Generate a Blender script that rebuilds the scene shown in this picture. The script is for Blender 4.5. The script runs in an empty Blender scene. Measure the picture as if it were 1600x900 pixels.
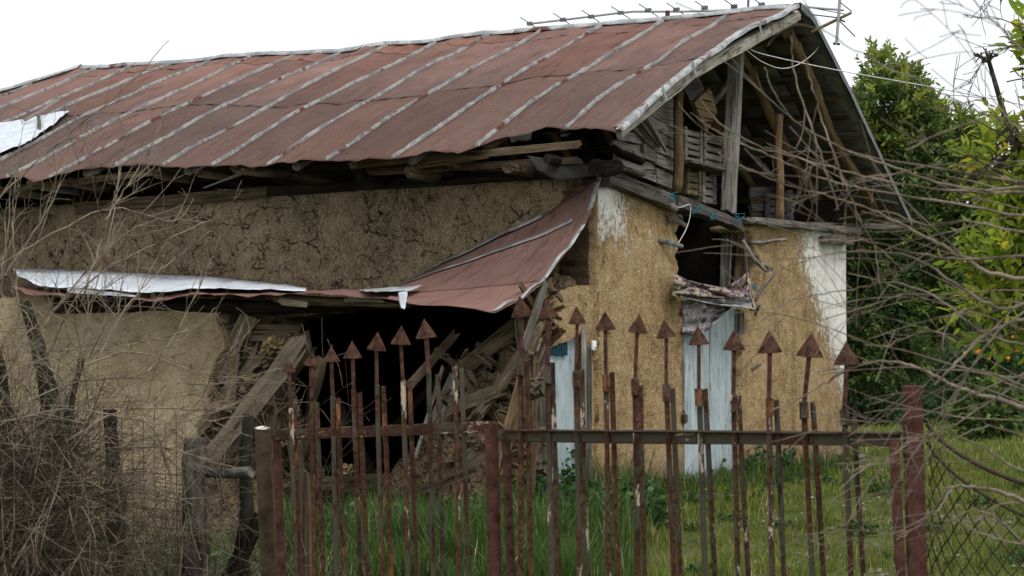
import bpy, math, random
import numpy as np
from mathutils import Vector, Matrix, noise
from mathutils.geometry import delaunay_2d_cdt

random.seed(7); np.random.seed(7)
sc = bpy.context.scene
COL = sc.collection
PI = math.pi

# ------------------------------------------------------------------ camera
FPX = 3400.0
HOR = 595.0
A = np.array
_t = math.atan((HOR - 450) / FPX)
R0 = A([.473, -.881, 0.0]); R0 /= np.linalg.norm(R0)
F0 = A([.881, .473, 0.0]); F0 /= np.linalg.norm(F0)
D0 = 21.0
CAM = -(130 / FPX) * D0 * R0 - D0 * F0
CAM[2] = 1.1
UZ = A([0, 0, 1.0])
FW = F0 * math.cos(_t) + UZ * math.sin(_t)
UPV = UZ * math.cos(_t) - F0 * math.sin(_t)

cam = bpy.data.cameras.new('camera')
cam_ob = bpy.data.objects.new('camera', cam)
COL.objects.link(cam_ob)
cam_ob.matrix_world = Matrix(((R0[0], UPV[0], -FW[0], CAM[0]), (R0[1], UPV[1], -FW[1], CAM[1]),
                              (R0[2], UPV[2], -FW[2], CAM[2]), (0, 0, 0, 1)))
cam.sensor_width = 36
cam.lens = 36 * FPX / 1600
cam.clip_start = 0.05
cam.clip_end = 3000
cam.dof.use_dof = True
cam.dof.focus_distance = 22.0
cam.dof.aperture_fstop = 14.0
sc.camera = cam_ob

# ------------------------------------------------------------------ light
w = bpy.data.worlds.new('World'); sc.world = w; w.use_nodes = True
nt = w.node_tree; nt.nodes.clear()
wo = nt.nodes.new('ShaderNodeOutputWorld')
bg1 = nt.nodes.new('ShaderNodeBackground'); bg2 = nt.nodes.new('ShaderNodeBackground')
sky = nt.nodes.new('ShaderNodeTexSky'); sky.sky_type = 'NISHITA'; sky.sun_disc = False
sky.sun_elevation = math.radians(58); sky.sun_rotation = math.radians(200)
sky.dust_density = 4.0
nt.links.new(sky.outputs[0], bg1.inputs[0]); bg1.inputs[1].default_value = 0.05
bg2.inputs[0].default_value = (0.97, 0.985, 1.0, 1); bg2.inputs[1].default_value = 0.90   # the cloud layer
ad = nt.nodes.new('ShaderNodeAddShader')
nt.links.new(bg1.outputs[0], ad.inputs[0]); nt.links.new(bg2.outputs[0], ad.inputs[1])
nt.links.new(ad.outputs[0], wo.inputs[0])
sun = bpy.data.lights.new('sun', 'SUN'); sun.energy = 1.4; sun.angle = math.radians(14); sun.color = (1, .97, .93)
sun_ob = bpy.data.objects.new('sun', sun); COL.objects.link(sun_ob)
sd = -(F0 * -0.55 + R0 * 0.35 + UZ * 1.0)          # high, from behind the camera's right shoulder
sun_ob.rotation_euler = Vector(sd).to_track_quat('-Z', 'Y').to_euler()
_to = -sd / np.linalg.norm(sd)
sky.sun_elevation = math.asin(_to[2]); sky.sun_rotation = math.atan2(_to[0], _to[1])
sc.view_settings.view_transform = 'Standard'; sc.view_settings.look = 'None'
sc.view_settings.exposure = 0.12; sc.view_settings.gamma = 1.0
try:
    sc.cycles.max_bounces = 6; sc.cycles.transparent_max_bounces = 8
except Exception: pass

# ------------------------------------------------------------------ measuring helpers
def ray(px, py): return FW + R0 * ((px - 800) / FPX) + UPV * ((450 - py) / FPX)
def P(px, py, D): return CAM + ray(px, py) * D
def hit(px, py, ax, v):
    d = ray(px, py); return CAM + d * ((v - CAM[ax]) / d[ax])
def hitn(px, py, p0, n):
    d = ray(px, py); return CAM + d * (np.dot(A(p0) - CAM, n) / np.dot(d, n))
def proj(p):
    q = A(p) - CAM; d = q @ FW; return 800 + FPX * (q @ R0) / d, 450 - FPX * (q @ UPV) / d

# ------------------------------------------------------------------ object helpers
def link(o, parent=None):
    COL.objects.link(o)
    if parent is not None:
        o.parent = parent
        o.matrix_parent_inverse = Matrix.Identity(4)
    return o
def tag(o, label=None, cat=None, group=None, kind=None):
    if label: o['label'] = label
    if cat: o['category'] = cat
    if group: o['group'] = group
    if kind: o['kind'] = kind
    return o
def empty(name, loc, label, cat, group=None):
    o = bpy.data.objects.new(name, None); o.location = Vector(loc); o.empty_display_size = .2
    return tag(link(o), label, cat, group)
def meshob(name, verts, faces, mat, parent=None, smooth=False, mw=None):
    me = bpy.data.meshes.new(name)
    me.from_pydata([tuple(v) for v in verts], [], [tuple(int(i) for i in f) for f in faces])
    if mat: me.materials.append(mat)
    if smooth: me.polygons.foreach_set('use_smooth', [True] * len(me.polygons))
    me.update()
    o = bpy.data.objects.new(name, me)
    link(o, parent)
    if mw is not None:
        o.matrix_world = mw if parent is None else (Matrix.Translation(-parent.location) @ mw)
        if parent is not None:
            o.matrix_basis = Matrix.Translation(-parent.location) @ mw
    elif parent is not None:
        o.matrix_basis = Matrix.Translation(-parent.location)   # vertices given in world space
    return o
def mesh_np(name, V, Fc, mat, parent=None, cols=None, smooth=False):
    me = bpy.data.meshes.new(name)
    V = np.asarray(V, dtype=np.float32); Fc = np.asarray(Fc, dtype=np.int32)
    if parent is not None: V = V - A(parent.location, dtype=np.float32)
    k = Fc.shape[1]
    me.vertices.add(len(V)); me.vertices.foreach_set('co', V.ravel())
    me.loops.add(Fc.size); me.loops.foreach_set('vertex_index', Fc.ravel())
    me.polygons.add(len(Fc)); me.polygons.foreach_set('loop_start', np.arange(0, Fc.size, k, dtype=np.int32))
    me.polygons.foreach_set('loop_total', np.full(len(Fc), k, dtype=np.int32))
    if smooth: me.polygons.foreach_set('use_smooth', np.ones(len(Fc), dtype=bool))
    me.update(calc_edges=True)
    if cols is not None:                                        # one random value per vertex, for leaf to leaf variety
        at = me.attributes.new('vary', 'FLOAT', 'POINT')
        at.data.foreach_set('value', np.asarray(cols, dtype=np.float32))
    me.materials.append(mat)
    o = bpy.data.objects.new(name, me)
    return link(o, parent)
def frame(p0, p1, up=(0, 0, 1), roll=0.0):
    x = Vector(p1) - Vector(p0); L = x.length; x.normalize()
    u = Vector(up)
    if abs(x.dot(u)) > .97: u = Vector(R0)
    y = u.cross(x).normalized(); z = x.cross(y)
    m = Matrix((x, y, z)).transposed().to_4x4()
    if roll: m = m @ Matrix.Rotation(roll, 4, 'X')
    return Matrix.Translation(Vector(p0)) @ m, L
def beam(name, p0, p1, bw, bh, mat, parent=None, roll=0., seg=8, jit=.08, split=.04, bow=0., up=(0, 0, 1), taper=1.0):
    """A sawn board or beam: long axis = local X, uneven faces, splintered ends."""
    mw, L = frame(p0, p1, up, roll)
    prof = [(-.5, -.5), (0, -.5), (.5, -.5), (.5, 0), (.5, .5), (0, .5), (-.5, .5), (-.5, 0)]
    sd_ = random.random() * 100
    vs, fs = [], []
    for i in range(seg + 1):
        t = i / seg
        k = 1 + (taper - 1) * t
        by = bow * math.sin(PI * t) * L
        for j, (a, b) in enumerate(prof):
            n = noise.noise_vector(Vector((t * L * 2.5, j * .9, sd_)))
            dx = 0
            if i in (0, seg): dx = random.uniform(-split, split)
            ch = .93 if (a and b) else 1
            vs.append((t * L + dx, a * bw * k * ch + n.x * bw * jit + by, b * bh * k * ch + n.y * bh * jit))
    m = len(prof)
    for i in range(seg):
        for j in range(m):
            a, b = i * m + j, i * m + (j + 1) % m
            fs.append((a, b, b + m, a + m))
    fs.append(tuple(range(m))[::-1]); fs.append(tuple(seg * m + j for j in range(m)))
    return meshob(name, vs, fs, mat, parent, mw=mw)
def logm(name, p0, p1, r0, r1, mat, parent=None, seg=12, n=10, jit=.12, crook=.02, knots=True):
    mw, L = frame(p0, p1)
    sd_ = random.random() * 100
    vs, fs = [], []
    for i in range(seg + 1):
        t = i / seg; r = r0 + (r1 - r0) * t
        c = noise.noise_vector(Vector((t * 2.2, sd_, 3.1))) * crook * L * math.sin(PI * t) * 2
        for j in range(n):
            a = 2 * PI * j / n
            q = 1 + jit * 2 * noise.noise(Vector((t * L * 3, math.cos(a) * 1.2 + sd_, math.sin(a) * 1.2)))
            vs.append((t * L + (random.uniform(-.3, .3) * r if i in (0, seg) else 0), c.x + math.cos(a) * r * q, c.y + math.sin(a) * r * q))
    for i in range(seg):
        for j in range(n):
            a, b = i * n + j, i * n + (j + 1) % n
            fs.append((a, b, b + n, a + n))
    fs.append(tuple(range(n))[::-1]); fs.append(tuple(seg * n + j for j in range(n)))
    o = meshob(name, vs, fs, mat, parent, smooth=False, mw=mw)
    pl = o.data.polygons
    pl.foreach_set('use_smooth', [True] * (len(pl) - 2) + [False, False])
    return o
def tubes(name, paths, mat, parent=None, n=5, kind=None):
    """paths: list of (points, radii). One mesh of round tapering stems."""
    V, Fc, o0 = [], [], 0
    ang = np.arange(n) * 2 * PI / n
    ca, sa = np.cos(ang), np.sin(ang)
    for pts, rad in paths:
        pts = np.asarray(pts, float); m = len(pts)
        if m < 2: continue
        tg = np.gradient(pts, axis=0); tg /= (np.linalg.norm(tg, axis=1)[:, None] + 1e-9)
        ref = A([.3, .2, .93]) if abs(tg[0][2]) < .9 else A([1., .1, 0])
        a = np.cross(tg, ref); a /= (np.linalg.norm(a, axis=1)[:, None] + 1e-9)
        b = np.cross(tg, a)
        rad = np.asarray(rad, float)
        ring = pts[:, None, :] + (a[:, None, :] * ca[None, :, None] + b[:, None, :] * sa[None, :, None]) * rad[:, None, None]
        V.append(ring.reshape(-1, 3))
        i = np.arange(m - 1)[:, None] * n; j = np.arange(n)[None, :]; j2 = (j + 1) % n
        q = np.stack([i + j, i + j2, i + n + j2, i + n + j], -1).reshape(-1, 4) + o0
        Fc.append(q); o0 += m * n
    o = mesh_np(name, np.concatenate(V), np.concatenate(Fc), mat, parent, smooth=True)
    if kind: o['kind'] = kind
    return o
def spline(pts, k=6):
    pts = [A(p, dtype=float) for p in pts]
    if len(pts) < 3: return np.array([pts[0] + (pts[-1] - pts[0]) * t for t in np.linspace(0, 1, k + 1)])
    q = [2 * pts[0] - pts[1]] + pts + [2 * pts[-1] - pts[-2]]
    out = []
    for i in range(1, len(q) - 2):
        for s in range(k):
            t = s / k
            out.append(.5 * ((2 * q[i]) + (-q[i - 1] + q[i + 1]) * t + (2 * q[i - 1] - 5 * q[i] + 4 * q[i + 1] - q[i + 2]) * t * t + (-q[i - 1] + 3 * q[i] - 3 * q[i + 1] + q[i + 2]) * t ** 3))
    out.append(q[-2]); return np.array(out)
def polyline_at(pts, t):
    """Point at share t of the length of a polyline."""
    pts = [A(p, dtype=float) for p in pts]
    ls = [0]
    for a, b in zip(pts, pts[1:]): ls.append(ls[-1] + np.linalg.norm(b - a))
    s = t * ls[-1]
    for i in range(len(pts) - 1):
        if s <= ls[i + 1] + 1e-9: return pts[i] + (pts[i + 1] - pts[i]) * ((s - ls[i]) / max(1e-9, ls[i + 1] - ls[i]))
    return pts[-1]

def patch(name, top, bot, mat, parent, nu=30, nv=12, amp=.01, fr=3., u0=0, u1=1, v0=0, v1=1, thick=.003, bend=0., edge=.004):
    """A thin bent sheet between two edges (world points), v runs from top to bottom."""
    vs, fs = [], []
    for j in range(nv + 1):
        v = v0 + (v1 - v0) * j / nv
        for i in range(nu + 1):
            u = u0 + (u1 - u0) * i / nu
            a, b = polyline_at(top, u), polyline_at(bot, u)
            p = a + (b - a) * v
            p = p + UZ * (amp * noise.noise(Vector(p) * fr) + .4 * amp * noise.noise(Vector(p) * fr * 3.1) - bend * math.sin(PI * v))
            if j in (0, nv) or i in (0, nu): p = p + A([random.uniform(-edge, edge) for _ in range(3)])
            vs.append(p)
    w_ = nu + 1
    for j in range(nv):
        for i in range(nu):
            a = j * w_ + i; fs.append((a, a + 1, a + 1 + w_, a + w_))
    o = meshob(name, vs, fs, mat, parent, smooth=True)
    md = o.modifiers.new('solid', 'SOLIDIFY'); md.thickness = thick; md.offset = -1
    return o
def ragged(pts, step=.05, amp=.02, keep=()):
    """Subdivide a closed outline and make it uneven; edges whose index is in keep stay straight."""
    out = []
    n = len(pts)
    for i in range(n):
        a, b = A(pts[i], dtype=float), A(pts[(i + 1) % n], dtype=float)
        L = np.linalg.norm(b - a); k = max(1, int(L / step))
        nn = A([-(b - a)[1], (b - a)[0]]) / max(L, 1e-6)
        for s in range(k):
            p = a + (b - a) * s / k
            if i not in keep and s > 0:
                p = p + nn * (amp * 1.6 * noise.noise(Vector((p[0] * 7, p[1] * 7, 1.7))) + amp * random.uniform(-.35, .35))
            out.append(p)
    return out
def slab(name, outline, to3, nrm, thick, mat, parent, s=.06, sub=2):
    """Wall piece of any outline: triangulated front, back and sides. to3 maps (a, b) to world; nrm points out."""
    on = len(outline)
    xs = [p[0] for p in outline]; ys = [p[1] for p in outline]
    vs = [Vector((float(p[0]), float(p[1]))) for p in outline]
    poly = np.array([[p[0], p[1]] for p in outline])
    def inside(x, y):
        c = False; j = on - 1
        for i in range(on):
            if (poly[i, 1] > y) != (poly[j, 1] > y) and x < (poly[j, 0] - poly[i, 0]) * (y - poly[i, 1]) / (poly[j, 1] - poly[i, 1]) + poly[i, 0]: c = not c
            j = i
        return c
    y = min(ys) + s * .5
    while y < max(ys):
        x = min(xs) + s * .5
        while x < max(xs):
            a, b = x + random.uniform(-.2, .2) * s, y + random.uniform(-.2, .2) * s
            if inside(a, b) and np.min(np.abs(poly - A([a, b])).max(1)) > s * .35: vs.append(Vector((a, b)))
            x += s
        y += s
    r = delaunay_2d_cdt(vs, [(i, (i + 1) % on) for i in range(on)], [list(range(on))], 1, 1e-5)
    v2, fc = r[0], r[2]
    n = len(v2); nr = A(nrm, dtype=float)
    V = [A(to3(v.x, v.y)) for v in v2]
    V += [p - nr * thick for p in V[:n]]
    t = A(fc[0])
    q0, q1, q2 = (V[i] for i in fc[0][:3])
    flip = np.dot(np.cross(q1 - q0, q2 - q0), nr) < 0
    F_ = []; cnt = {}
    for f in fc:
        f = list(f)[::-1] if flip else list(f)
        F_.append(f); F_.append([i + n for i in f[::-1]])
        for a, b in zip(f, f[1:] + f[:1]): cnt[(a, b)] = cnt.get((a, b), 0) + 1
    for (a, b) in list(cnt):
        if (b, a) not in cnt: F_.append([b, a, a + n, b + n])
    o = meshob(name, V, F_, mat, parent, smooth=True)
    if sub:
        md = o.modifiers.new('sub', 'SUBSURF'); md.subdivision_type = 'SIMPLE'; md.levels = sub; md.render_levels = sub
    return o
def lump(name, c, r, mat, parent=None, sq=(1, 1, .7), rough=.35, sub=2, fr=1.7):
    import bmesh
    bm = bmesh.new(); bmesh.ops.create_icosphere(bm, subdivisions=sub, radius=1)
    s = random.random() * 50
    for v in bm.verts:
        k = 1 + rough * (noise.noise(v.co * fr + Vector((s, 0, 0))) * 1.3 + .4 * noise.noise(v.co * fr * 3 + Vector((0, s, 0))))
        v.co = Vector((v.co.x * sq[0] * k * r, v.co.y * sq[1] * k * r, v.co.z * sq[2] * k * r))
    me = bpy.data.meshes.new(name); bm.to_mesh(me); bm.free(); me.materials.append(mat)
    o = bpy.data.objects.new(name, me); link(o, parent)
    o.location = Vector(c) - (parent.location if parent else Vector((0, 0, 0)))
    o.rotation_euler = (0, 0, random.random() * 6)
    return o

# ------------------------------------------------------------------ materials
class NT:
    def __init__(s, name, rough=.9, spec=.06):
        s.m = bpy.data.materials.new(name); s.m.use_nodes = True
        s.t = s.m.node_tree; s.N = s.t.nodes; s.b = s.N['Principled BSDF']
        s.b.inputs['Roughness'].default_value = rough
        s.b.inputs['Specular IOR Level'].default_value = spec
        tc = s.N.new('ShaderNodeTexCoord'); s.obj = tc.outputs['Object']
        s.co = s.obj
        s.info = s.N.new('ShaderNodeObjectInfo')
    def lk(s, a, b): s.t.links.new(a, b)
    def scatter(s):                                             # shift the pattern from object to object
        c = s.N.new('ShaderNodeCombineXYZ'); m = s.math('MULTIPLY', s.info.outputs['Random'], 37.)
        s.lk(m, c.inputs[0]); s.lk(m, c.inputs[1]); s.lk(m, c.inputs[2])
        a = s.N.new('ShaderNodeVectorMath'); a.operation = 'ADD'; s.lk(s.obj, a.inputs[0]); s.lk(c.outputs[0], a.inputs[1])
        s.co = a.outputs[0]; return s
    def put(s, sock, v):
        if isinstance(v, (int, float)): sock.default_value = v
        elif isinstance(v, tuple): sock.default_value = v if len(v) == 4 or len(sock.default_value) == 3 else (*v, 1)
        else: s.lk(v, sock)
    def vscale(s, x, y, z, co=None):
        m = s.N.new('ShaderNodeVectorMath'); m.operation = 'MULTIPLY'; s.lk(co or s.co, m.inputs[0]); m.inputs[1].default_value = (x, y, z)
        return m.outputs[0]
    def noise(s, sc_, det=4, rough=.55, co=None, dist=0., out=0):
        n = s.N.new('ShaderNodeTexNoise'); n.inputs['Scale'].default_value = sc_; n.inputs['Detail'].default_value = det
        n.inputs['Roughness'].default_value = rough; n.inputs['Distortion'].default_value = dist
        s.lk(co or s.co, n.inputs['Vector']); return n.outputs[out]
    def voro(s, sc_, feat='DISTANCE_TO_EDGE', co=None, rnd=1.):
        n = s.N.new('ShaderNodeTexVoronoi'); n.feature = feat; n.inputs['Scale'].default_value = sc_
        n.inputs['Randomness'].default_value = rnd
        s.lk(co or s.co, n.inputs['Vector']); return n.outputs['Distance']
    def warp(s, amt, sc_, co=None):
        n = s.noise(sc_, 3, co=co, out=1)
        v = s.N.new('ShaderNodeVectorMath'); v.operation = 'SUBTRACT'; s.lk(n, v.inputs[0]); v.inputs[1].default_value = (.5, .5, .5)
        w_ = s.N.new('ShaderNodeVectorMath'); w_.operation = 'SCALE'; s.lk(v.outputs[0], w_.inputs[0]); w_.inputs['Scale'].default_value = amt
        a = s.N.new('ShaderNodeVectorMath'); a.operation = 'ADD'; s.lk(co or s.co, a.inputs[0]); s.lk(w_.outputs[0], a.inputs[1])
        return a.outputs[0]
    def math(s, op, a, b=0., c=None, clamp=False):
        n = s.N.new('ShaderNodeMath'); n.operation = op; n.use_clamp = clamp
        s.put(n.inputs[0], a); s.put(n.inputs[1], b)
        if c is not None: s.put(n.inputs[2], c)
        return n.outputs[0]
    def rng(s, v, a, b, c=0., d=1., smooth=True):
        n = s.N.new('ShaderNodeMapRange'); n.interpolation_type = 'SMOOTHSTEP' if smooth else 'LINEAR'
        s.put(n.inputs[0], v)
        for i, x in enumerate((a, b, c, d)): n.inputs[i + 1].default_value = x
        return n.outputs[0]
    def ramp(s, f, stops):
        n = s.N.new('ShaderNodeValToRGB'); e = n.color_ramp.elements
        while len(e) < len(stops): e.new(.5)
        for el, (p, c) in zip(e, stops): el.position = p; el.color = (*c, 1)
        s.put(n.inputs[0], f); return n.outputs[0]
    def mix(s, f, a, b, mode='MIX'):
        n = s.N.new('ShaderNodeMix'); n.data_type = 'RGBA'; n.blend_type = mode
        s.put(n.inputs[0], f); s.put(n.inputs[6], a); s.put(n.inputs[7], b); return n.outputs[2]
    def sep(s, co=None):
        n = s.N.new('ShaderNodeSeparateXYZ'); s.lk(co or s.obj, n.inputs[0]); return n.outputs
    def col(s, c): s.put(s.b.inputs['Base Color'], c); return s
    def bump(s, h, dist=.01, st=1.):
        n = s.N.new('ShaderNodeBump'); n.inputs['Distance'].default_value = dist; n.inputs['Strength'].default_value = st
        s.lk(h, n.inputs['Height']); s.lk(n.outputs[0], s.b.inputs['Normal']); return s
    def disp(s, h, scale, mid=.5):
        n = s.N.new('ShaderNodeDisplacement'); n.inputs['Scale'].default_value = scale; n.inputs['Midlevel'].default_value = mid
        s.lk(h, n.inputs['Height']); s.lk(n.outputs[0], s.N['Material Output'].inputs['Displacement'])
        s.m.displacement_method = 'BOTH'; return s

def wood(name, dark, light, patch_c=None, rough=.9, amt=.55):
    s = NT(name, rough).scatter()
    fib = s.noise(1, 6, .7, s.vscale(1.6, 30, 30), .8)
    fine = s.noise(1, 3, .6, s.vscale(6, 160, 160))
    big = s.noise(2.6, 4, .6)
    c = s.ramp(s.math('ADD', s.math('MULTIPLY', fib, .6), s.math('ADD', s.math('MULTIPLY', big, .25), s.math('MULTIPLY', fine, .15))), [(.30, tuple(a * .5 for a in dark)), (.44, dark), (.58, tuple((a + b) / 2 for a, b in zip(dark, light))), (.70, tuple(b * 1.12 for b in light))])
    br = s.math('ADD', s.math('MULTIPLY', s.info.outputs['Random'], amt), 1 - amt * .5)
    c = s.mix(1., c, s.mix(0., (0, 0, 0), (0, 0, 0)), 'ADD')
    m = s.N.new('ShaderNodeVectorMath'); m.operation = 'SCALE'; s.lk(c, m.inputs[0]); s.lk(br, m.inputs['Scale'])
    c = m.outputs[0]
    crack = s.rng(s.noise(1, 4, .6, s.vscale(1.2, 38, 38)), .60, .66)
    c = s.mix(crack, c, tuple(x * .25 for x in dark))
    if patch_c: c = s.mix(s.rng(s.noise(5, 5, .7), .52, .62), c, patch_c)
    s.col(c)
    s.bump(s.math('SUBTRACT', s.math('ADD', fib, s.math('MULTIPLY', fine, .4)), s.math('MULTIPLY', crack, .8)), .012, .9)
    return s.m

W_GREY = wood('weathered grey wood', (.07, .064, .055), (.30, .28, .245))
W_PALE = wood('pale bleached wood', (.14, .13, .115), (.42, .40, .36), amt=.25)
W_BROWN = wood('old brown wood', (.055, .040, .027), (.25, .185, .12))
W_LOG = wood('stripped log', (.10, .065, .035), (.34, .24, .14), amt=.35)
W_DARK = wood('near-black wood', (.010, .008, .006), (.045, .036, .028))  # near-black tone for boards, logs and inner timber
W_ROT = wood('rotten wood', (.09, .07, .048), (.36, .29, .20), (.12, .085, .05))
W_CREAM = wood('painted rake beam', (.20, .185, .15), (.50, .48, .42), (.16, .13, .10), amt=.1)
W_POLE = wood('brown pole', (.11, .072, .038), (.36, .25, .14), amt=.3)

def m_roof(grime=1., nm='faded red sheet'):
    s = NT(nm, .7, .14)
    x, y, z = s.sep()
    base = s.ramp(s.noise(1.3, 4, .6), [(.3, (.150, .072, .052)), (.55, (.205, .104, .078)), (.75, (.255, .140, .108))])
    fine = s.noise(38, 5, .7)
    base = s.mix(s.rng(fine, .35, .75, 0, .35), base, (.10, .052, .042))
    # grime that has crept up from the eave, in streaks down the slope
    st = s.noise(1, 5, .65, s.vscale(.8, 6.5, 1), .8)
    g = s.math('ADD', s.rng(x, -1.2, 3.7, .92, 0, False), s.math('MULTIPLY', st, .60))
    gr = s.rng(s.noise(48, 4, .8), .36, .66, .35, 1.)
    g = s.math('MULTIPLY', s.rng(g, .42, .86, 0, .85 * grime), gr)
    c = s.mix(g, base, (.060, .048, .040))
    c = s.mix(s.math('MULTIPLY', s.rng(s.noise(1, 6, .75, s.vscale(1.5, 14, 4), 1.), .50, .66, 0, .6), s.rng(x, 3.2, .6, .25 * grime, grime)), c, (.075, .045, .036))
    c = s.mix(s.rng(s.noise(3.2, 6, .75), .62, .72, 0, .5), c, (.30, .14, .10))
    c = s.mix(s.rng(s.noise(55, 2, .5), .72, .76, 0, .6), c, (.33, .29, .25))
    rg = s.noise(1, 3, .6, s.vscale(1.2, 9, 3))
    c = s.mix(s.rng(rg, .54, .68, 0, .6), c, (.085, .036, .026))
    hsv = s.N.new('ShaderNodeHueSaturation'); s.lk(c, hsv.inputs['Color']); s.lk(s.rng(s.info.outputs['Random'], 0, 1, .80, 1.16, False), hsv.inputs['Value'])
    s.lk(s.rng(s.math('FRACT', s.math('MULTIPLY', s.info.outputs['Random'], 9.3)), 0, 1, .85, 1.12, False), hsv.inputs['Saturation'])
    c = hsv.outputs[0]
    s.col(c); s.bump(s.math('ADD', fine, s.math('MULTIPLY', s.noise(1, 4, .6, s.vscale(1.6, 5, 2), 1.), 3.5)), .016, .9)
    return s.m
M_ROOF = m_roof()
M_ROOFL = m_roof(.15, 'red lean-to sheet')
def m_galv(name, base, paint, rust_lo=.60, dark=.3):
    s = NT(name, .6, .2).scatter()
    s.b.inputs['Metallic'].default_value = .15
    n1 = s.noise(5, 6, .7); n2 = s.noise(2.3, 5, .7); n3 = s.noise(28, 4, .7)
    c = s.mix(s.rng(n1, .42, .56), base, paint)
    c = s.mix(s.rng(n3, .52, .68, 0, dark), c, (.06, .055, .05))
    c = s.mix(s.rng(n2, rust_lo, rust_lo + .06), c, (.105, .038, .024))
    s.col(c); s.bump(s.math('ADD', n1, n3), .006, .6)
    return s.m
M_SEAM = m_galv('worn seam metal', (.16, .165, .165), (.29, .295, .28), .565, .6)
M_TRIM = m_galv('galvanised trim', (.24, .255, .26), (.40, .415, .41), .58, .5)
M_WHITE = m_galv('new zinc sheet', (.50, .545, .585), (.60, .645, .68), .68, .22)
M_GREYMET = m_galv('dull grey sheet', (.10, .105, .11), (.16, .165, .17), .66)

def m_adobe(name, dark, mid, light, crack_sc=4.5, crack_w=.045, crack_on=.42, straw=.35, dispk=.035, white=False, damp=None):
    s = NT(name, .97, .1)
    wc = s.warp(.22, 3.5); wc2 = s.warp(.09, 9, wc)
    big = s.noise(1.1, 4, .6); med = s.noise(6, 6, .7); fine = s.noise(62, 4, .8); grit = s.noise(120, 2, .6)
    c = s.ramp(s.math('ADD', s.math('MULTIPLY', med, .55), s.math('MULTIPLY', big, .45)), [(.38, dark), (.49, mid), (.62, light)])
    c = s.mix(s.rng(s.noise(2.3, 5, .7), .55, .66, 0, .45), c, dark)
    c = s.mix(s.rng(fine, .5, .70, 0, .85), c, tuple(x * .36 for x in mid))
    c = s.mix(s.rng(fine, .49, .32, 0, .6), c, tuple(min(1, x * 1.4) for x in light))
    # chopped straw: short pale strokes lying in several directions
    for k, (ax, ay, az) in enumerate(((60, 60, 9), (60, 9, 60), (9, 60, 60))):
        rot = s.N.new('ShaderNodeVectorRotate'); rot.rotation_type = 'EULER_XYZ'; s.lk(s.co, rot.inputs['Vector'])
        rot.inputs['Rotation'].default_value = (.7 + k, .5 - k * .8, .4 + 1.3 * k)
        st = s.rng(s.noise(1.7, 2, .5, s.vscale(ax, ay, az, rot.outputs[0])), .60, .68, 0, straw)
        c = s.mix(st, c, tuple(min(.62, x * 1.9 + .03) for x in light))
    d1 = s.voro(crack_sc, co=wc2); d2 = s.voro(crack_sc * 2.3, co=wc2)
    wmod = s.math('MULTIPLY', s.rng(s.noise(2.6, 4, .7), crack_on, crack_on + .12), s.rng(s.noise(.9, 3, .6), .38, .46))
    k1 = s.math('MULTIPLY', s.rng(d1, 0, crack_w, 1, 0), wmod)
    k2 = s.math('MULTIPLY', s.rng(d2, 0, crack_w * .8, .7, 0), s.rng(s.noise(2.9, 3, .6), crack_on + .05, crack_on + .22))
    cr = s.math('MAXIMUM', k1, k2)
    pit = s.rng(s.noise(8, 6, .8, s.vscale(1.2, 1.2, .7)), .60, .66, 0, 1)
    c = s.mix(s.math('MULTIPLY', pit, .55), c, dark)
    c = s.mix(s.math('MULTIPLY', cr, .85), c, tuple(x * .22 for x in dark))  # depth shade of the cracks put into the colour
    h = s.math('ADD', s.math('MULTIPLY', med, .8), s.math('ADD', s.math('MULTIPLY', big, .9), s.math('MULTIPLY', fine, .6)))
    h = s.math('SUBTRACT', s.math('SUBTRACT', h, s.math('MULTIPLY', cr, .95)), s.math('MULTIPLY', pit, .35))
    x, y, z = s.sep()
    if white:                                                   # the lime wash that has not yet fallen off
        nz = s.math('MULTIPLY', s.math('SUBTRACT', s.noise(2.4, 8, .86, s.vscale(1, 1, .42)), .5), 2.5)
        lim = s.math('MAXIMUM', s.math('SUBTRACT', x, .68), s.math('MULTIPLY', s.math('SUBTRACT', 2.42, z), .8))
        a1 = s.rng(s.math('ADD', lim, s.math('MULTIPLY', nz, .42)), -.01, .03, 1, 0)
        a1 = s.math('MULTIPLY', a1, s.math('MULTIPLY', s.rng(y, .03, .05, 1, 0), s.rng(x, .0, .02)))
        lim2 = s.math('SUBTRACT', s.math('SUBTRACT', x, 5.36), s.math('MULTIPLY', s.math('MAXIMUM', s.math('SUBTRACT', 2.55, z), 0.), .93))
        a2 = s.rng(s.math('ADD', lim2, s.math('MULTIPLY', nz, .5)), -.01, .03)
        a3 = s.math('MULTIPLY', s.rng(s.noise(7, 6, .75, s.vscale(1, 1, .5)), .56, .60), s.rng(z, 2.35, 2.5))
        a3 = s.math('MULTIPLY', a3, s.math('MULTIPLY', s.rng(x, 1.5, 1.2), s.rng(x, .4, .6)))
        m_ = s.math('MAXIMUM', s.math('MAXIMUM', a1, a2), a3)
        e1 = s.rng(lim, -.55, .15, 0, 1)
        e2 = s.rng(s.math('ADD', lim2, s.math('MULTIPLY', nz, .25)), 0, .7, 1, 0)
        ee = s.math('MULTIPLY', s.math('ADD', s.math('MULTIPLY', e1, s.rng(x, 3, 2)), s.math('MULTIPLY', e2, s.rng(x, 3, 4))), .15)
        chip = s.rng(s.math('ADD', s.noise(20, 7, .85, s.vscale(1, 1, .6)), ee), .595, .62, 1, 0)
        m_ = s.math('MULTIPLY', m_, chip)
        wcx = s.mix(s.rng(s.noise(5, 5, .7), .42, .7), (.78, .775, .74), (.58, .565, .51))
        wcx = s.mix(s.rng(fine, .6, .8, 0, .5), wcx, (.40, .37, .31))
        c = s.mix(m_, c, wcx)
        h = s.math('ADD', s.math('MULTIPLY', h, s.math('SUBTRACT', 1, s.math('MULTIPLY', m_, .55))), s.math('MULTIPLY', m_, .75))
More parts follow.
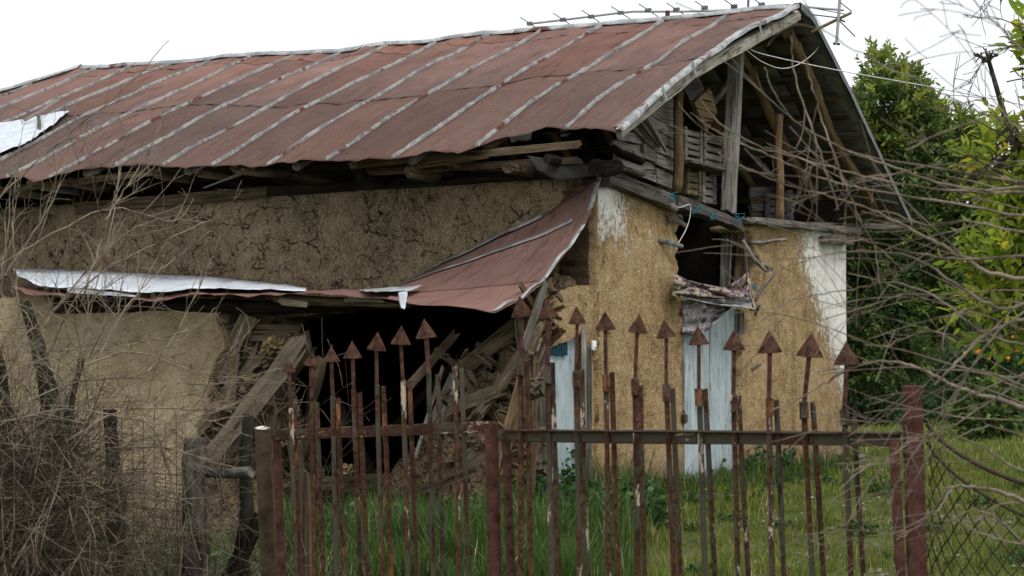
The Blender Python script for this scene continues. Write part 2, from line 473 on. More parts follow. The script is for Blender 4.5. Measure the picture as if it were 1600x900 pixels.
    if white:
        c = s.mix(s.rng(s.noise(1.6, 5, .65, s.vscale(2.2, 1, .35)), .54, .68, 0, .38), c, tuple(q * .5 for q in mid))
        c = s.mix(s.math('MULTIPLY', s.rng(s.math('ADD', x, s.math('MULTIPLY', s.math('SUBTRACT', s.noise(9, 5, .7), .5), .22)), .02, .0), s.math('MAXIMUM', s.rng(y, .045, .06), s.math('MULTIPLY', s.rng(x, .0, .01), s.rng(z, 2.6, 2.2)))), c, s.mix(med, (.05, .035, .022), (.17, .12, .075)))
    if damp:                                                    # ground splash and rain-washed head of the wall
        c = s.mix(s.rng(s.math('ADD', z, s.math('MULTIPLY', s.math('SUBTRACT', med, .5), .9)), damp[0], damp[1], .75, 0), c, damp[2])
    s.col(c); s.disp(h, dispk, .75)
    return s.m
M_UPPER = m_adobe('cracked mud plaster', (.12, .083, .050), (.255, .183, .112), (.375, .28, .178), 3.6, .013, .43, .7, .07)
M_FRONT = m_adobe('straw mud plaster', (.17, .092, .040), (.36, .222, .104), (.50, .35, .19), 3., .02, .58, .8, .06, True, (-.05, .62, (.15, .115, .07)))
M_YELLOW = m_adobe('smooth ochre plaster', (.27, .20, .11), (.40, .305, .18), (.49, .39, .25), 1.3, .012, .52, .25, .035, False, (-.5, .3, (.14, .105, .065)))
M_CLAY = m_adobe('rubble clay', (.09, .062, .038), (.19, .135, .082), (.31, .225, .14), 7, .06, .35, .4, .05)
M_LUMP = m_adobe('pale clay lump', (.12, .08, .04), (.23, .16, .085), (.32, .24, .13), 7, .06, .45, .4, .012)

def m_plain(name, c, rough=.9, vary=.3, sc_=8, bump=.004):
    s = NT(name, rough).scatter()
    n = s.noise(sc_, 5, .65)
    s.col(s.ramp(n, [(.3, tuple(x * (1 - vary) for x in c)), (.7, tuple(min(1, x * (1 + vary)) for x in c))]))
    s.bump(n, bump, .6); return s.m
M_SHADE = m_plain('shade-black interior', (.018, .015, .012), 1., .4, 3, .02)  # shade of the deep rooms and loft put into the colour
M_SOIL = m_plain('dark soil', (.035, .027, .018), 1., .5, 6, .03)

def m_rust(name, warm=0.):
    s = NT(name, .9, .08).scatter()
    r = s.info.outputs['Random']
    n1 = s.noise(16, 6, .75, s.vscale(.35, 1, 1)); n2 = s.noise(60, 5, .8); n3 = s.noise(3.2, 5, .7, s.vscale(.4, 1, 1)); n4 = s.noise(20, 6, .78, s.vscale(.25, 1, 1))
    c = s.ramp(n2, [(.32, (.020, .011, .009)), (.5, (.075, .036, .024)), (.68, (.17, .08, .048))])
    c = s.mix(s.rng(n3, .50, .62, 0, .8), c, (.030, .021, .016))
    c = s.mix(s.math('MULTIPLY', s.rng(s.math('ADD', n1, s.math('MULTIPLY', r, .16)), .58, .64), .7), c, (.085, .085, .066))      # lichen and old grey-green paint
    c = s.mix(s.math('MULTIPLY', s.rng(s.math('SUBTRACT', n4, s.math('MULTIPLY', r, .16)), .52, .58), .8), c, (.24, .105, .045))        # bright rust
    c = s.mix(s.rng(s.math('ADD', n4, s.math('MULTIPLY', s.math('FRACT', s.math('MULTIPLY', r, 7.)), .12)), .685, .705), c, (.50, .41, .32))                                            # paint flakes
    s.col(c); s.bump(s.math('ADD', n1, n2), .006, .8)
    return s.m
M_RUST = m_rust('rusted iron')
M_HEAD = m_plain('rust brown iron', (.070, .036, .026), .9, .75, 45, .006)
M_POST = m_plain('dark red painted iron', (.080, .036, .028), .85, .6, 26, .004)
M_POSTB = m_plain('brown rusted box post', (.062, .042, .027), .85, .65, 14, .004)
M_WIRE = m_plain('rusty wire', (.05, .035, .026), .8)

def m_door():
    s = NT('flaking pale blue paint', .7, .3).scatter()
    fib = s.noise(1, 5, .65, s.vscale(3, 60, 60), .5)
    c = s.ramp(s.noise(2.3, 5, .65, s.vscale(1, 3, 3)), [(.3, (.25, .31, .325)), (.5, (.36, .43, .45)), (.7, (.45, .515, .525))])
    fl = s.rng(s.math('ADD', s.noise(1, 6, .75, s.vscale(4, 26, 26)), s.math('MULTIPLY', fib, .15)), .66, .72)
    c = s.mix(fl, c, (.12, .115, .10))
    c = s.mix(s.rng(s.noise(1, 4, .6, s.vscale(1.4, 34, 34)), .64, .69, 0, .8), c, (.09, .10, .10))
    c = s.mix(s.rng(fib, .45, .72, 0, .45), c, (.20, .23, .235))
    c = s.mix(s.rng(s.noise(4, 5, .7, s.vscale(.4, 1, 1)), .52, .68, 0, .5), c, (.24, .235, .21))
    s.col(c); s.bump(s.math('SUBTRACT', fib, fl), .006, .7); return s.m
M_DOOR = m_door()

def m_bark(name, dark, light, moss=None):
    s = NT(name, .97, .1).scatter()
    n = s.noise(1, 6, .7, s.vscale(3.2, 15, 15), 1.2); n2 = s.noise(14, 4, .7)
    c = s.ramp(n, [(.34, tuple(x * .3 for x in dark)), (.46, dark), (.66, light)])
    c = s.mix(s.rng(n2, .55, .7, 0, .5), c, tuple(min(1, x * 1.5) for x in light))
    if moss: c = s.mix(s.rng(s.noise(4, 4), .55, .66, 0, .7), c, moss)
    s.col(c); s.bump(s.math('ADD', n, s.math('MULTIPLY', n2, .3)), .03, 1.); return s.m
M_BARK = m_bark('grey flaking bark', (.055, .048, .040), (.16, .145, .125))
M_BARKD = m_bark('dark mossy bark', (.014, .012, .009), (.042, .036, .027), (.025, .03, .012))
def m_twig(name, a, b):
    s = NT(name, .9, .05)
    s.col(s.ramp(s.noise(9., 4, .7), [(.36, a), (.62, b)])); return s.m
M_TWIG = m_twig('pale dry twigs', (.07, .055, .040), (.27, .22, .165))
M_TWIGD = m_twig('dark twigs', (.022, .017, .013), (.085, .068, .05))
M_TWIGM = m_twig('brown twigs', (.05, .038, .028), (.20, .155, .11))
M_TWIGR = m_twig('grey brown branches', (.075, .057, .043), (.26, .21, .165))

def m_leaf(name, stops, trans=.35, rough=.45):
    s = NT(name, rough, .22)
    at = s.N.new('ShaderNodeAttribute'); at.attribute_name = 'vary'
    c = s.ramp(at.outputs['Fac'], stops)
    s.col(c)
    tr = s.N.new('ShaderNodeBsdfTranslucent'); mx = s.N.new('ShaderNodeMixShader'); mx.inputs[0].default_value = trans
    hs = s.N.new('ShaderNodeHueSaturation'); hs.inputs['Value'].default_value = 1.5; s.lk(c, hs.inputs['Color']); s.lk(hs.outputs[0], tr.inputs['Color'])
    s.lk(s.b.outputs[0], mx.inputs[1]); s.lk(tr.outputs[0], mx.inputs[2]); s.lk(mx.outputs[0], s.N['Material Output'].inputs['Surface'])
    return s.m
L_DARK = m_leaf('dark evergreen leaves', [(0, (.020, .041, .014)), (.43, (.052, .092, .026)), (.73, (.122, .19, .040)), (1, (.26, .30, .05))], .3)
L_YEL = m_leaf('yellow green leaves', [(0, (.10, .16, .02)), (.5, (.22, .30, .03)), (.85, (.40, .42, .045)), (1, (.62, .48, .05))], .45)
L_GRASS = m_leaf('grass blades', [(0, (.05, .08, .013)), (.45, (.128, .162, .026)), (.8, (.23, .25, .05)), (1, (.36, .31, .15))], .35, .6)
L_GRASSD = m_leaf('deep green grass blades', [(0, (.026, .060, .012)), (.5, (.055, .105, .020)), (.9, (.12, .18, .038)), (1, (.34, .29, .17))], .35, .6)
L_WEED = m_leaf('weed leaves', [(0, (.022, .055, .016)), (.6, (.045, .10, .028)), (1, (.085, .16, .04))], .3, .55)
L_FAR = m_leaf('far foliage', [(0, (.020, .035, .015)), (.6, (.04, .065, .028)), (1, (.09, .12, .045))], .2, .7)

def m_ground():
    s = NT('ground cover', 1., .05)
    n = s.noise(1.6, 6, .7); f = s.noise(30, 5, .75)
    c = s.mix(s.rng(f, .35, .7), (.050, .065, .018), (.13, .155, .035))
    c = s.mix(s.rng(n, .50, .62, 0, .8), c, (.13, .115, .075))
    c = s.mix(s.rng(s.noise(70, 2, .6), .68, .72, 0, .7), c, (.34, .32, .28))
    s.col(c); s.bump(f, .04, .8); return s.m
M_GROUND = m_ground()

# ------------------------------------------------------------------ ground
def gz(x, y):
    q = A([x, y, 0]) - A([CAM[0], CAM[1], 0])
    d = q @ F0; r = q @ R0
    base = -.52 * (1 - min(1, max(0, (d - 15.5) / 6.0)))            # rises gently to the house
    left = min(1, max(0, (-r - .3) / 2.5))                          # and stays low along the lean-to
    near = min(1, max(0, (27 - d) / 4))
    b = base * (1 - left * near) + -.50 * left * near
    return b + .04 * noise.noise(Vector((x * .7, y * .7, 0))) + .015 * noise.noise(Vector((x * 3, y * 3, 5)))
def build_ground():
    rs = list(np.arange(-9, 14, .35)); ds = list(np.arange(1, 34, .35))
    ds = [-60, -20, -4] + ds + [37, 42, 50, 60, 80, 110, 160, 260, 500, 1200]
    rs = [-1200, -300, -80, -30, -15] + rs + [18, 26, 40, 80, 200, 500, 1200]
    V, Fc = [], []
    for d in ds:
        for r in rs:
            p = CAM + F0 * d + R0 * r
            V.append((p[0], p[1], gz(p[0], p[1])))
    m = len(rs)
    for i in range(len(ds) - 1):
        for j in range(m - 1):
            a = i * m + j; Fc.append((a, a + 1, a + 1 + m, a + m))
    tag(meshob('ground', V, Fc, M_GROUND, None, True), kind='structure')
build_ground()

# ------------------------------------------------------------------ the house
H = empty('abandoned_house', (0, 0, 0), 'derelict mud-walled farmhouse with rusty red sheet roof and collapsed lean-to', 'house')
XR, ZR = 3.75, 5.24          # ridge
XE, ZE = -.80, 3.33          # eave
SL = (ZR - ZE) / (XR - XE)
NRM = A([-SL, 0, 1.0])
def rz(x, y, wav=1.):
    z = ZR + SL * (x - XR)
    t = (XR - x) / (XR - XE)
    z += (.045 + .10 * math.exp(-((y + .65) / .45) ** 2)) * math.sin(PI * min(1, max(0, t)) ** 1.1)
    z += wav * (.040 * noise.noise(Vector((x * .9 - y * .5, y * 1.6, 0))) + .012 * noise.noise(Vector((x * 1.4 - y * 2.0, y * 2.2, 4))))
    z -= .04 * math.exp(-((y - 5.2) / 1.2) ** 2) * (1 - t)
    z += .08 * math.exp(-((y + .7) / .75) ** 2) * min(1, max(0, t))
    return z
def hr(px, py):
    dz = 0.
    for _ in range(8):
        p = hitn(px, py, (XR, 0, ZR + dz), NRM)
        dz += .8 * (rz(p[0], p[1], 0.) - (ZR + dz + SL * (p[0] - XR)))
    return p
eave_px = [(-120, 292), (0, 278), (17, 276), (60, 281), (87, 272), (125, 268), (162, 261), (205, 256), (244, 258), (290, 262), (328, 258), (370, 255),
           (417, 255), (470, 252), (514, 249), (570, 250), (615, 247), (669, 238), (719, 237), (731, 229), (762, 221), (790, 213), (812, 210), (831, 205), (853, 197),
           (903, 197), (947, 202), (966, 206)]
eave_pts = sorted([(hr(*p)[1], hr(*p)[0]) for p in eave_px])
def xend(y):
    ys = [p[0] for p in eave_pts]; xs = [p[1] for p in eave_pts]
    return float(np.interp(y, ys, xs))
seam_y = [-.62, .12, .92, 1.70, 2.51, 3.21, 3.92, 4.61, 5.29, 5.97, 6.62, 7.26, 7.89, 8.52, 9.11, 9.75, 10.4, 11.05, 11.7]
HIPY = 9.42
def xtop(y): return XR if y < HIPY else XR - (y - HIPY) * 1.75
mid_px = [(140, 182), (300, 163), (450, 166), (590, 154), (675, 146), (781, 133), (844, 118), (947, 111), (1027, 98), (1091, 89), (1120, 84)]
midp = sorted([(hr(*p)[1], hr(*p)[0]) for p in mid_px])
def xmid(y): return float(np.interp(y, [p[0] for p in midp], [p[1] for p in midp]))
def roof_sheet(y0, y1, fx0, fx1, lift, nm='roof_sheet'):
    nu, nv = 10, 26
    vs, fs = [], []
    for j in range(nv + 1):
        for i in range(nu + 1):
            y = y0 + (y1 - y0) * i / nu
            xa, xb = fx0(y), fx1(y)
            t = j / nv; x = xa + (xb - xa) * t
            ed = (min(i, nu - i) / (nu / 2)); a = y0
            z = rz(x, y) - .012 + .010 * math.sqrt(ed) + ed * (.035 * noise.noise(Vector((x * 1.1 - y * 3.2, y * 4.5, a * 3))) + .012 * noise.noise(Vector((x * 4 - y * 5, y * 9, 2)))) + lift * max(0, 1 - (1 - t) * 10)
            if j == nv: z += random.uniform(-.006, .006); x += random.uniform(-.012, .012)
            vs.append((x, y, z))
    for j in range(nv):
        for i in range(nu):
            a = j * (nu + 1) + i; fs.append((a, a + 1, a + nu + 2, a + nu + 1))
    o = meshob(nm, vs, fs, M_ROOF, H, True)
    md = o.modifiers.new('solid', 'SOLIDIFY'); md.thickness = .002; md.offset = -1
    return o
for a, b in zip(seam_y, seam_y[1:]):
    top = (lambda y: xtop(y))
    j = random.uniform(-.05, .05)
    if a < 9:
        up_ = (lambda y: min(xtop(y) - .02, 3.30 + .08 * noise.noise(Vector((y * 2, 3, 3)))))
        roof_sheet(a, b, top, up_, .003)
        roof_sheet(a, b, up_, (lambda y, j=j: min(xmid(y) + j * .4, xtop(y) - .05)), .003)
    else:
        roof_sheet(a, b, top, (lambda y, j=j: min(xmid(y) + j * .4, xtop(y) - .05)), .014)
    roof_sheet(a, b, (lambda y, j=j: min(xmid(y) + j * .4, xtop(y) - .05)), (lambda y: xend(y)), .0)
def seam(y, x0, x1, ww=.026, hh=.034):
    n = 40; vs, fs = [], []
    s_ = random.random() * 30
    for i in range(n + 1):
        x = x0 + (x1 - x0) * i / n
        dy = .014 * noise.noise(Vector((x * 1.1, s_, 0))) + .004 * noise.noise(Vector((x * 6, s_, 0))); k = 1 + .35 * noise.noise(Vector((x * 9, s_, 2)))
        z = rz(x, y) - .012
        k2 = .75 + .25 * (noise.noise(Vector((x * 5, s_, 7))) > -.1)
        for a, b in ((-.8, 0), (-.42, .8), (-.2, 1.), (.2, 1.), (.45, .75), (.8, 0)):
            vs.append((x, y + dy + a * ww * k * k2, z + b * hh * k * k2 + .001))
    for i in range(n):
        for j in range(5):
            a = i * 6 + j; fs.append((a, a + 1, a + 7, a + 6))
    fs.append((0, 1, 2, 3, 4, 5)); fs.append(tuple(n * 6 + j for j in range(6))[::-1])
    return meshob('roof_seam', vs, fs, M_SEAM, H, False)
for y in seam_y[1:-1]:
    seam(y, xtop(y) - .02, xend(y) + .02)
# ridge cap in overlapping lengths
def cap(name, pts, ww, mat, droop=.04, lift=.02):
    vs, fs = [], []
    for i, p in enumerate(pts):
        p = A(p)
        k = random.uniform(.8, 1.15)
        for a, dz in ((-1, -droop - SL * ww * .0), (-.5, -.2 * droop), (0, lift), (.5, -.2 * droop), (1, -droop)):
            vs.append(p + A([a * ww * k, 0, dz + random.uniform(-.004, .004)]))
    for i in range(len(pts) - 1):
        for j in range(4):
            a = i * 5 + j; fs.append((a, a + 1, a + 6, a + 5))
    o = meshob(name, vs, fs, mat, H, True)
    md = o.modifiers.new('solid', 'SOLIDIFY'); md.thickness = .004
    return o
ry = -.62
while ry < HIPY - .05:
    e = min(ry + random.uniform(1.5, 2.1), HIPY)
    cap('ridge_cap', [(XR + .0, ry + (e + .03 - ry) * k / 8, rz(XR, ry + (e - ry) * k / 8) + .022) for k in range(9)], .095, M_TRIM, .05, .012)
    ry = e
hipp = [A([xtop(HIPY + k * .12), HIPY + k * .12, rz(xtop(HIPY + k * .12), HIPY + k * .12) + .03]) for k in range(22)]
cap('hip_cap', hipp, .08, M_TRIM, .04)
# hip end and the far slope
def quad_sheet(name, pts, mat, n=10, amp=.01, thick=.01):
    a, b, c, d = (A(p, dtype=float) for p in pts)
    return patch(name, [a, b], [d, c], mat, H, n, n, amp, 2., thick=thick)
quad_sheet('hip_slope', [(XR, HIPY, ZR - .03), (XR + .01, HIPY, ZR - .03), (7.6, 12.0, 3.1), (-.9, 12.0, 3.25)], M_ROOF)
quad_sheet('roof_sheet', [(XR, 9.05, ZR - .02), (XR + .02, HIPY, ZR - .02), (7.6, 12.0, 3.1), (7.6, 9.05, 3.1)], M_GREYMET)
RB = [(XR, ZR + .0), (4.55, 5.00), (5.5, 4.52), (6.4, 3.93), (7.05, 3.42), (7.52, 3.06)]    # far slope, bulging a little
rake_px = [(1248, 6), (1267, 24), (1293, 75), (1328, 145), (1355, 203), (1378, 253), (1421, 344)]
RB = [(hit(*p, 1, -.62)[0], hit(*p, 1, -.62)[2]) for p in rake_px]
def rb(t): 
    q = polyline_at([A([a, 0, b]) for a, b in RB], t); return q[0], q[2]
ys2 = [-.62] + [.1 + .75 * k for k in range(13)]
for a, b in zip(ys2, ys2[1:]):
    vs, fs = [], []
    for j in range(17):
        t = j / 16; x, z = rb(t)
        for i in range(5):
            y = a + (b + .0 - a) * i / 4
            z2 = z + (rz(XR, y) - rz(XR, -.62)) * (1 - t) - .03 * (1 - t)
            vs.append((x, y, z2 + .012 * noise.noise(Vector((x * 2, y * 3, 9))) - .01))
    for j in range(16):
        for i in range(4):
            q = j * 5 + i; fs.append((q, q + 1, q + 6, q + 5))
    o = meshob('roof_sheet', vs, fs, M_GREYMET, H, True)
    md = o.modifiers.new('solid', 'SOLIDIFY'); md.thickness = .006; md.offset = 1
# metal edge of the far rake
vs, fs = [], []
for j in range(33):
    x, z = rb(j / 32); k = random.uniform(-.006, .006)
    for dy, dz in ((.06, .012), (-.03, .014), (-.035, -.075 + k)):
        vs.append((x, -.62 + dy, z + dz))
for j in range(32):
    for i in range(2):
        q = j * 3 + i; fs.append((q, q + 1, q + 4, q + 3))
o = meshob('rake_trim', vs, fs, M_GREYMET, H, False); md = o.modifiers.new('solid', 'SOLIDIFY'); md.thickness = .004
# near rake: bent metal edging over a bleached beam
vs, fs = [], []
nR = 48
for j in range(nR + 1):
    x = XR + .05 + (xend(-.6) + .0 - XR - .05) * j / nR; k = noise.noise(Vector((x * 3.5, 1, 1)))
    z = rz(x, -.62)
    for dy, dz in ((.028, .016), (-.02, .018 + .008 * k), (-.03, .01), (-.035, -.018 + .018 * k)):
        vs.append((x, -.64 + dy + .01 * k, z + dz))
for j in range(nR):
    for i in range(3):
        q = j * 4 + i; fs.append((q, q + 1, q + 5, q + 4))
o = meshob('rake_trim', vs, fs, M_TRIM, H, False); md = o.modifiers.new('solid', 'SOLIDIFY'); md.thickness = .004
beam('rake_beam', hit(966, 206, 1, -.60), hit(1090, 106, 1, -.60), .07, .12, W_CREAM, H, seg=10, jit=.08, split=.02)
beam('rake_beam', hit(1082, 113, 1, -.595), hit(1246, 24, 1, -.595), .07, .12, W_CREAM, H, seg=10, jit=.08, split=.02)
for px, py in ((1037, 140), (1084, 101), (1188, 42)):
    c = hit(px, py, 1, -.68)
    beam('strap', c + A([-.03, 0, .03]), c + A([.05, -.004, -.10]), .006, .045, M_TRIM, H, seg=2, split=.0)

# ----- wall plates, posts and framing in the gable
def G(px, py, y): return hit(px, py, 1, y)
def gbeam(name, a, b, y, ww, hh, mat, **k):
    return beam(name, G(*a, y), G(*b, y), ww, hh, mat, H, **k)
gbeam('wall_plate', (945, 277), (1052, 318), -.06, .16, .15, W_GREY, seg=12, split=.05)
gbeam('lintel_beam', (1050, 313), (1152, 352), -.10, .14, .12, W_GREY, seg=12)
gbeam('wall_plate', (1166, 344), (1335, 362), -.05, .20, .085, W_GREY, seg=12)
gbeam('wall_plate', (1200, 350), (1425, 356), .03, .12, .07, W_GREY, seg=12)
gbeam('beam_end', (1290, 374), (1328, 377), -.12, .12, .10, W_GREY, seg=3)
gbeam('gable_post', (1151, 78), (1138, 333), -.12, .15, .15, W_PALE, seg=12, roll=.35, jit=.05)
logm('gable_pole', G(1060, 138, -.16), G(1058, 300, -.16), .05, .055, W_LOG, H)
logm('gable_pole', G(1218, 180, .0), G(1217, 346, -.02), .045, .055, W_LOG, H)
gbeam('brace', (1148, 118), (1108, 168), .1, .06, .07, W_GREY)
# far-slope rafters: brown poles under the sheets
for k, y in enumerate((-.34, .35, 1.1, 1.85, 2.6, 3.35, 4.1, 4.9, 5.7)):
    a, b = rb(.10), rb(.93)
    dz = -.16 if k else -.13
    r = .062 if k == 0 else random.uniform(.05, .075)
    logm('rafter', (a[0] - .05, y, a[1] + dz - .02), (b[0] - .05, y + random.uniform(-.05, .05), b[1] + dz), r * 1.05, r * .9, W_POLE, H, crook=.012, seg=14)
for k in range(11):                                               # laths running under the far slope
    x, z = rb(.08 + .084 * k)
    beam('roof_lath', (x - .02, -.56 + random.uniform(0, .2), z - .05), (x - .02, 6.6, z - .05), .11, .025, W_BROWN if k % 3 else W_GREY, H, seg=16, roll=math.radians(38 if k < 5 else 32) * 1, jit=.2)
for k in range(8):                                               # near-slope rafters
    y = .3 + 1.15 * k
    logm('rafter', (XR - .1, y, rz(XR, y) - .16), (.1, y, rz(.1, y) - .14), .05, .055, W_BROWN, H, crook=.01)
logm('ridge_pole', (XR, -.5, ZR - .17), (XR, HIPY, ZR - .17), .07, .07, W_BROWN, H, crook=.003)
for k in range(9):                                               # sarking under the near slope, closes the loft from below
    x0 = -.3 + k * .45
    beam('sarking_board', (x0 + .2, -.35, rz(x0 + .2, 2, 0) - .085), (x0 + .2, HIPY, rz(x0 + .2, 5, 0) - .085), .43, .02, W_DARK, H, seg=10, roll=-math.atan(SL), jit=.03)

# weathered planks nailed in the near corner of the gable
def gplank(pts, y, mat=W_GREY, name='gable_plank', thick=.028):
    ol = ragged([tuple(G(*p, y)[[0, 2]]) for p in pts], .12, .008)
    o = slab(name, ol, (lambda a, b: (a, y, b)), (0, -1, 0), thick, mat, H, s=.25, sub=0)
    o.data.polygons.foreach_set('use_smooth', [False] * len(o.data.polygons))
    return o
W_GP = wood('grey gable plank', (.12, .11, .096), (.42, .40, .35), amt=.4)
rows = [  # each row one board, fitted by its four corners
    [(972, 205), (1008, 210), (1010, 228), (966, 218)], [(958, 219), (1008, 229), (1004, 246), (957, 232)],
    [(962, 236), (990, 238), (989, 256), (962, 254)], [(991, 236), (1008, 242), (1006, 250), (990, 248)],
    [(1003, 250), (1023, 254), (1024, 266), (1005, 264)], [(1003, 264), (1024, 268), (1026, 285), (1000, 276)],
    [(986, 196), (1012, 181), (1035, 215), (1028, 240)], [(1012, 178), (1052, 202), (1051, 216), (1018, 196)],
    [(1030, 163), (1053, 170), (1052, 200), (1013, 177)], [(1040, 150), (1058, 156), (1055, 172), (1030, 162)],
    [(1024, 222), (1052, 236), (1052, 248), (1022, 234)], [(1026, 240), (1052, 252), (1052, 268), (1026, 256)],
    [(1026, 262), (1052, 275), (1052, 296), (1027, 286)], [(1034, 203), (1053, 211), (1053, 233), (1030, 219)],
    [(1006, 222), (1026, 238), (1025, 254), (1006, 246)]]
for i, r in enumerate(rows):
    gplank(r, -.02 - .013 * (i % 4) - .002 * i, W_GP)
for i, (a, b) in enumerate((((998, 184), (1030, 226)), ((1008, 178), (1040, 232)))):
    gbeam('gable_plank', a, b, -.12 - .03 * i, .03, .07, W_GREY, seg=5)
# slatted boarding right of the pole, between it and the crates
for i in range(0):
    gbeam('gable_plank', (1062, 192 + i * 19), (1074, 197 + i * 19), .0 + .004 * i, .03, .10, W_GREY, seg=2)
# dark timber bulk at the wall corner
for (a, b, y, w1, h1, m) in (((930, 262), (962, 262), -.25, .2, .17, W_DARK), ((958, 232), (1003, 252), -.1, .1, .08, W_DARK), ((962, 256), (1004, 268), -.16, .14, .12, W_GREY)):
    logm('corner_log', G(*a, y), G(*b, y), h1 * .5, h1 * .45, m, H, seg=6)

# ----- mud walls
def gq(pts): return [tuple(G(*p, 0)[[0, 2]]) for p in pts]
lp = gq([(930, 300), (960, 292), (985, 291), (1010, 298), (1048, 316), (1051, 330), (1058, 350), (1048, 364), (1057, 380), (1050, 400), (1056, 420), (1055, 446), (1063, 466), (1063, 600), (1063, 768)])
lp[0] = (0.0, lp[0][1])
out = [(0.0, -.15)] + lp[:-1] + [(lp[-2][0], -.15)]
slab('gable_wall', ragged(out, .05, .024, keep=(len(out) - 1,)), (lambda a, b: (a, 0, b)), (0, -1, 0), .34, M_FRONT, H, s=.065, sub=2)
rp = gq([(1156, 356), (1172, 362), (1176, 385), (1188, 410), (1184, 440), (1178, 470), (1170, 500), (1158, 530), (1157, 600), (1157, 750)])
out = [(7.1, -.15), (7.1, 2.96)] + [(6.2, 2.95), (5.0, 2.94)] + rp[:-1] + [(rp[-2][0], -.15)]
slab('gable_wall', ragged(out, .05, .03, keep=(0, len(out) - 1)), (lambda a, b: (a, 0, b)), (0, -1, 0), .34, M_FRONT, H, s=.065, sub=2)
# long wall, with the collapsed stretch opening into the dark rooms
lw = [(0.345, -.2), (0.345, 3.08), (.7, 3.12), (1.6, 3.12), (3.0, 3.12), (4.5, 3.08), (6.0, 3.04), (7.6, 3.02), (9.6, 3.0), (9.6, -.6), (4.6, -.6), (4.2, .4), (3.9, 1.2), (3.6, 1.75), (2.6, 1.9), (1.0, 1.9), (.62, 1.6), (.5, .6), (.46, -.2)]
slab('long_wall', ragged(lw, .06, .02, keep=(0, 8, 9)), (lambda a, b: (.015, a, b)), (-1, 0, 0), .33, M_UPPER, H, s=.075, sub=3)
# lean-to long wall
yw = [tuple(hit(*p, 0, -1.6)[[1, 2]]) for p in ((338, 492), (345, 515), (350, 545), (336, 565), (326, 590), (331, 620), (316, 660), (308, 700), (300, 760), (290, 800))]
out = [(8.2, -.75), (8.2, 1.95), (3.35, 1.92)] + yw + [(yw[-1][0] - .05, -.75)]
slab('lean_to_wall', ragged(out, .06, .03, keep=(0, len(out) - 1)), (lambda a, b: (-1.6, a, b)), (-1, 0, 0), .2, M_YELLOW, H, s=.08, sub=2)
# broken end wall of the lean-to, above and beside the small door
ew = gq([(926, 448), (905, 450), (884, 458), (872, 472), (852, 486), (846, 500), (852, 520), (862, 541), (872, 537), (905, 523), (913, 516), (914, 560), (914, 768)])
ew[-1] = (ew[-1][0], -.1)
out = ew + [(-.005, -.1), (-.005, ew[0][1])]
slab('lean_to_end_wall', ragged(out, .05, .02), (lambda a, b: (a, .03, b)), (0, -1, 0), .16, M_FRONT, H, s=.07, sub=1)
# inner faces and floors: rooms and loft, their shade put into a near-black colour
def box(name, x0, x1, y0, y1, z0, z1, mat, parent=H):
    v = [(x, y, z) for x in (x0, x1) for y in (y0, y1) for z in (z0, z1)]
    f = [(0, 1, 3, 2), (4, 6, 7, 5), (0, 4, 5, 1), (2, 3, 7, 6), (0, 2, 6, 4), (1, 5, 7, 3)]
    return meshob(name, v, f, mat, parent)
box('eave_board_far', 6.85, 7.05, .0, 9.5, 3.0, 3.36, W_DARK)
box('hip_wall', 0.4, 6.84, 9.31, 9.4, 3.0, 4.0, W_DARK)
box('loft_floor', .34, 7.05, .5, 9.3, 2.93, 3.0, M_SHADE)
box('back_wall', 0, 7.1, 9.3, 9.6, -.3, 3.1, M_SHADE)
box('side_wall', 6.8, 7.09, .345, 9.29, -.3, 3.0, M_SHADE)
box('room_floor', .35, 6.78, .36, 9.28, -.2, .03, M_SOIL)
box('partition', 3.9, 4.1, .36, 9.2, .04, 2.9, M_SHADE)
# loft rails against the far side, seen through the open gable
for k in range(5):
    gbeam('loft_board', (1172, 300 + k * 11), (1262, 296 + k * 12), .9 + .02 * k, .03, .12, W_BROWN if k % 2 else W_GREY, seg=6)

# ----- eave framing over the long wall
def LW(px, py, x): return hit(px, py, 0, x)
ends = [(640, 268, 28, .062, W_ROT), (705, 254, 22, .050, W_BROWN), (793, 262, 24, .055, W_BROWN), (470, 268, 22, .045, W_DARK), (366, 262, 26, .05, W_ROT), (312, 268, 26, .055, W_BROWN),
        (246, 272, 26, .05, W_BROWN), (170, 280, 24, .05, W_BROWN), (110, 284, 24, .055, W_BROWN), (66, 292, 22, .045, W_GREY), (20, 300, 22, .05, W_BROWN), (560, 276, 24, .04, W_DARK), (855, 248, 22, .05, W_DARK)]
for px, py, _, r, m in ends:
    e = LW(px, py, -.58 + random.uniform(-.08, .08))
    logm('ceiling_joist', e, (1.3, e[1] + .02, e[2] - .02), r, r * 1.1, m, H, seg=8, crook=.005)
beam('eave_board', LW(555, 258, -.55), LW(905, 226, -.6), .03, .075, W_BROWN, H, seg=12)
beam('eave_board', LW(575, 269, -.42), LW(905, 250, -.4), .03, .07, W_BROWN, H, seg=12)
beam('eave_board', LW(-20, 300, -.55), LW(250, 268, -.55), .03, .07, W_ROT, H, seg=12)
beam('eave_board', LW(230, 262, -.55), LW(560, 262, -.5), .03, .06, W_DARK, H, seg=12)
beam('wall_plate', LW(120, 326, -.06), LW(420, 300, -.06), .16, .12, W_BROWN, H, seg=10)
beam('wall_plate', LW(410, 300, -.02), LW(925, 268, -.02), .16, .10, W_DARK, H, seg=10)
beam('eave_splinter', LW(386, 268, -.62), LW(320, 293, -.66), .03, .035, W_GREY, H, seg=4, taper=.3)
beam('eave_splinter', LW(640, 262, -.6), LW(760, 244, -.58), .02, .05, W_POLE, H, seg=4)
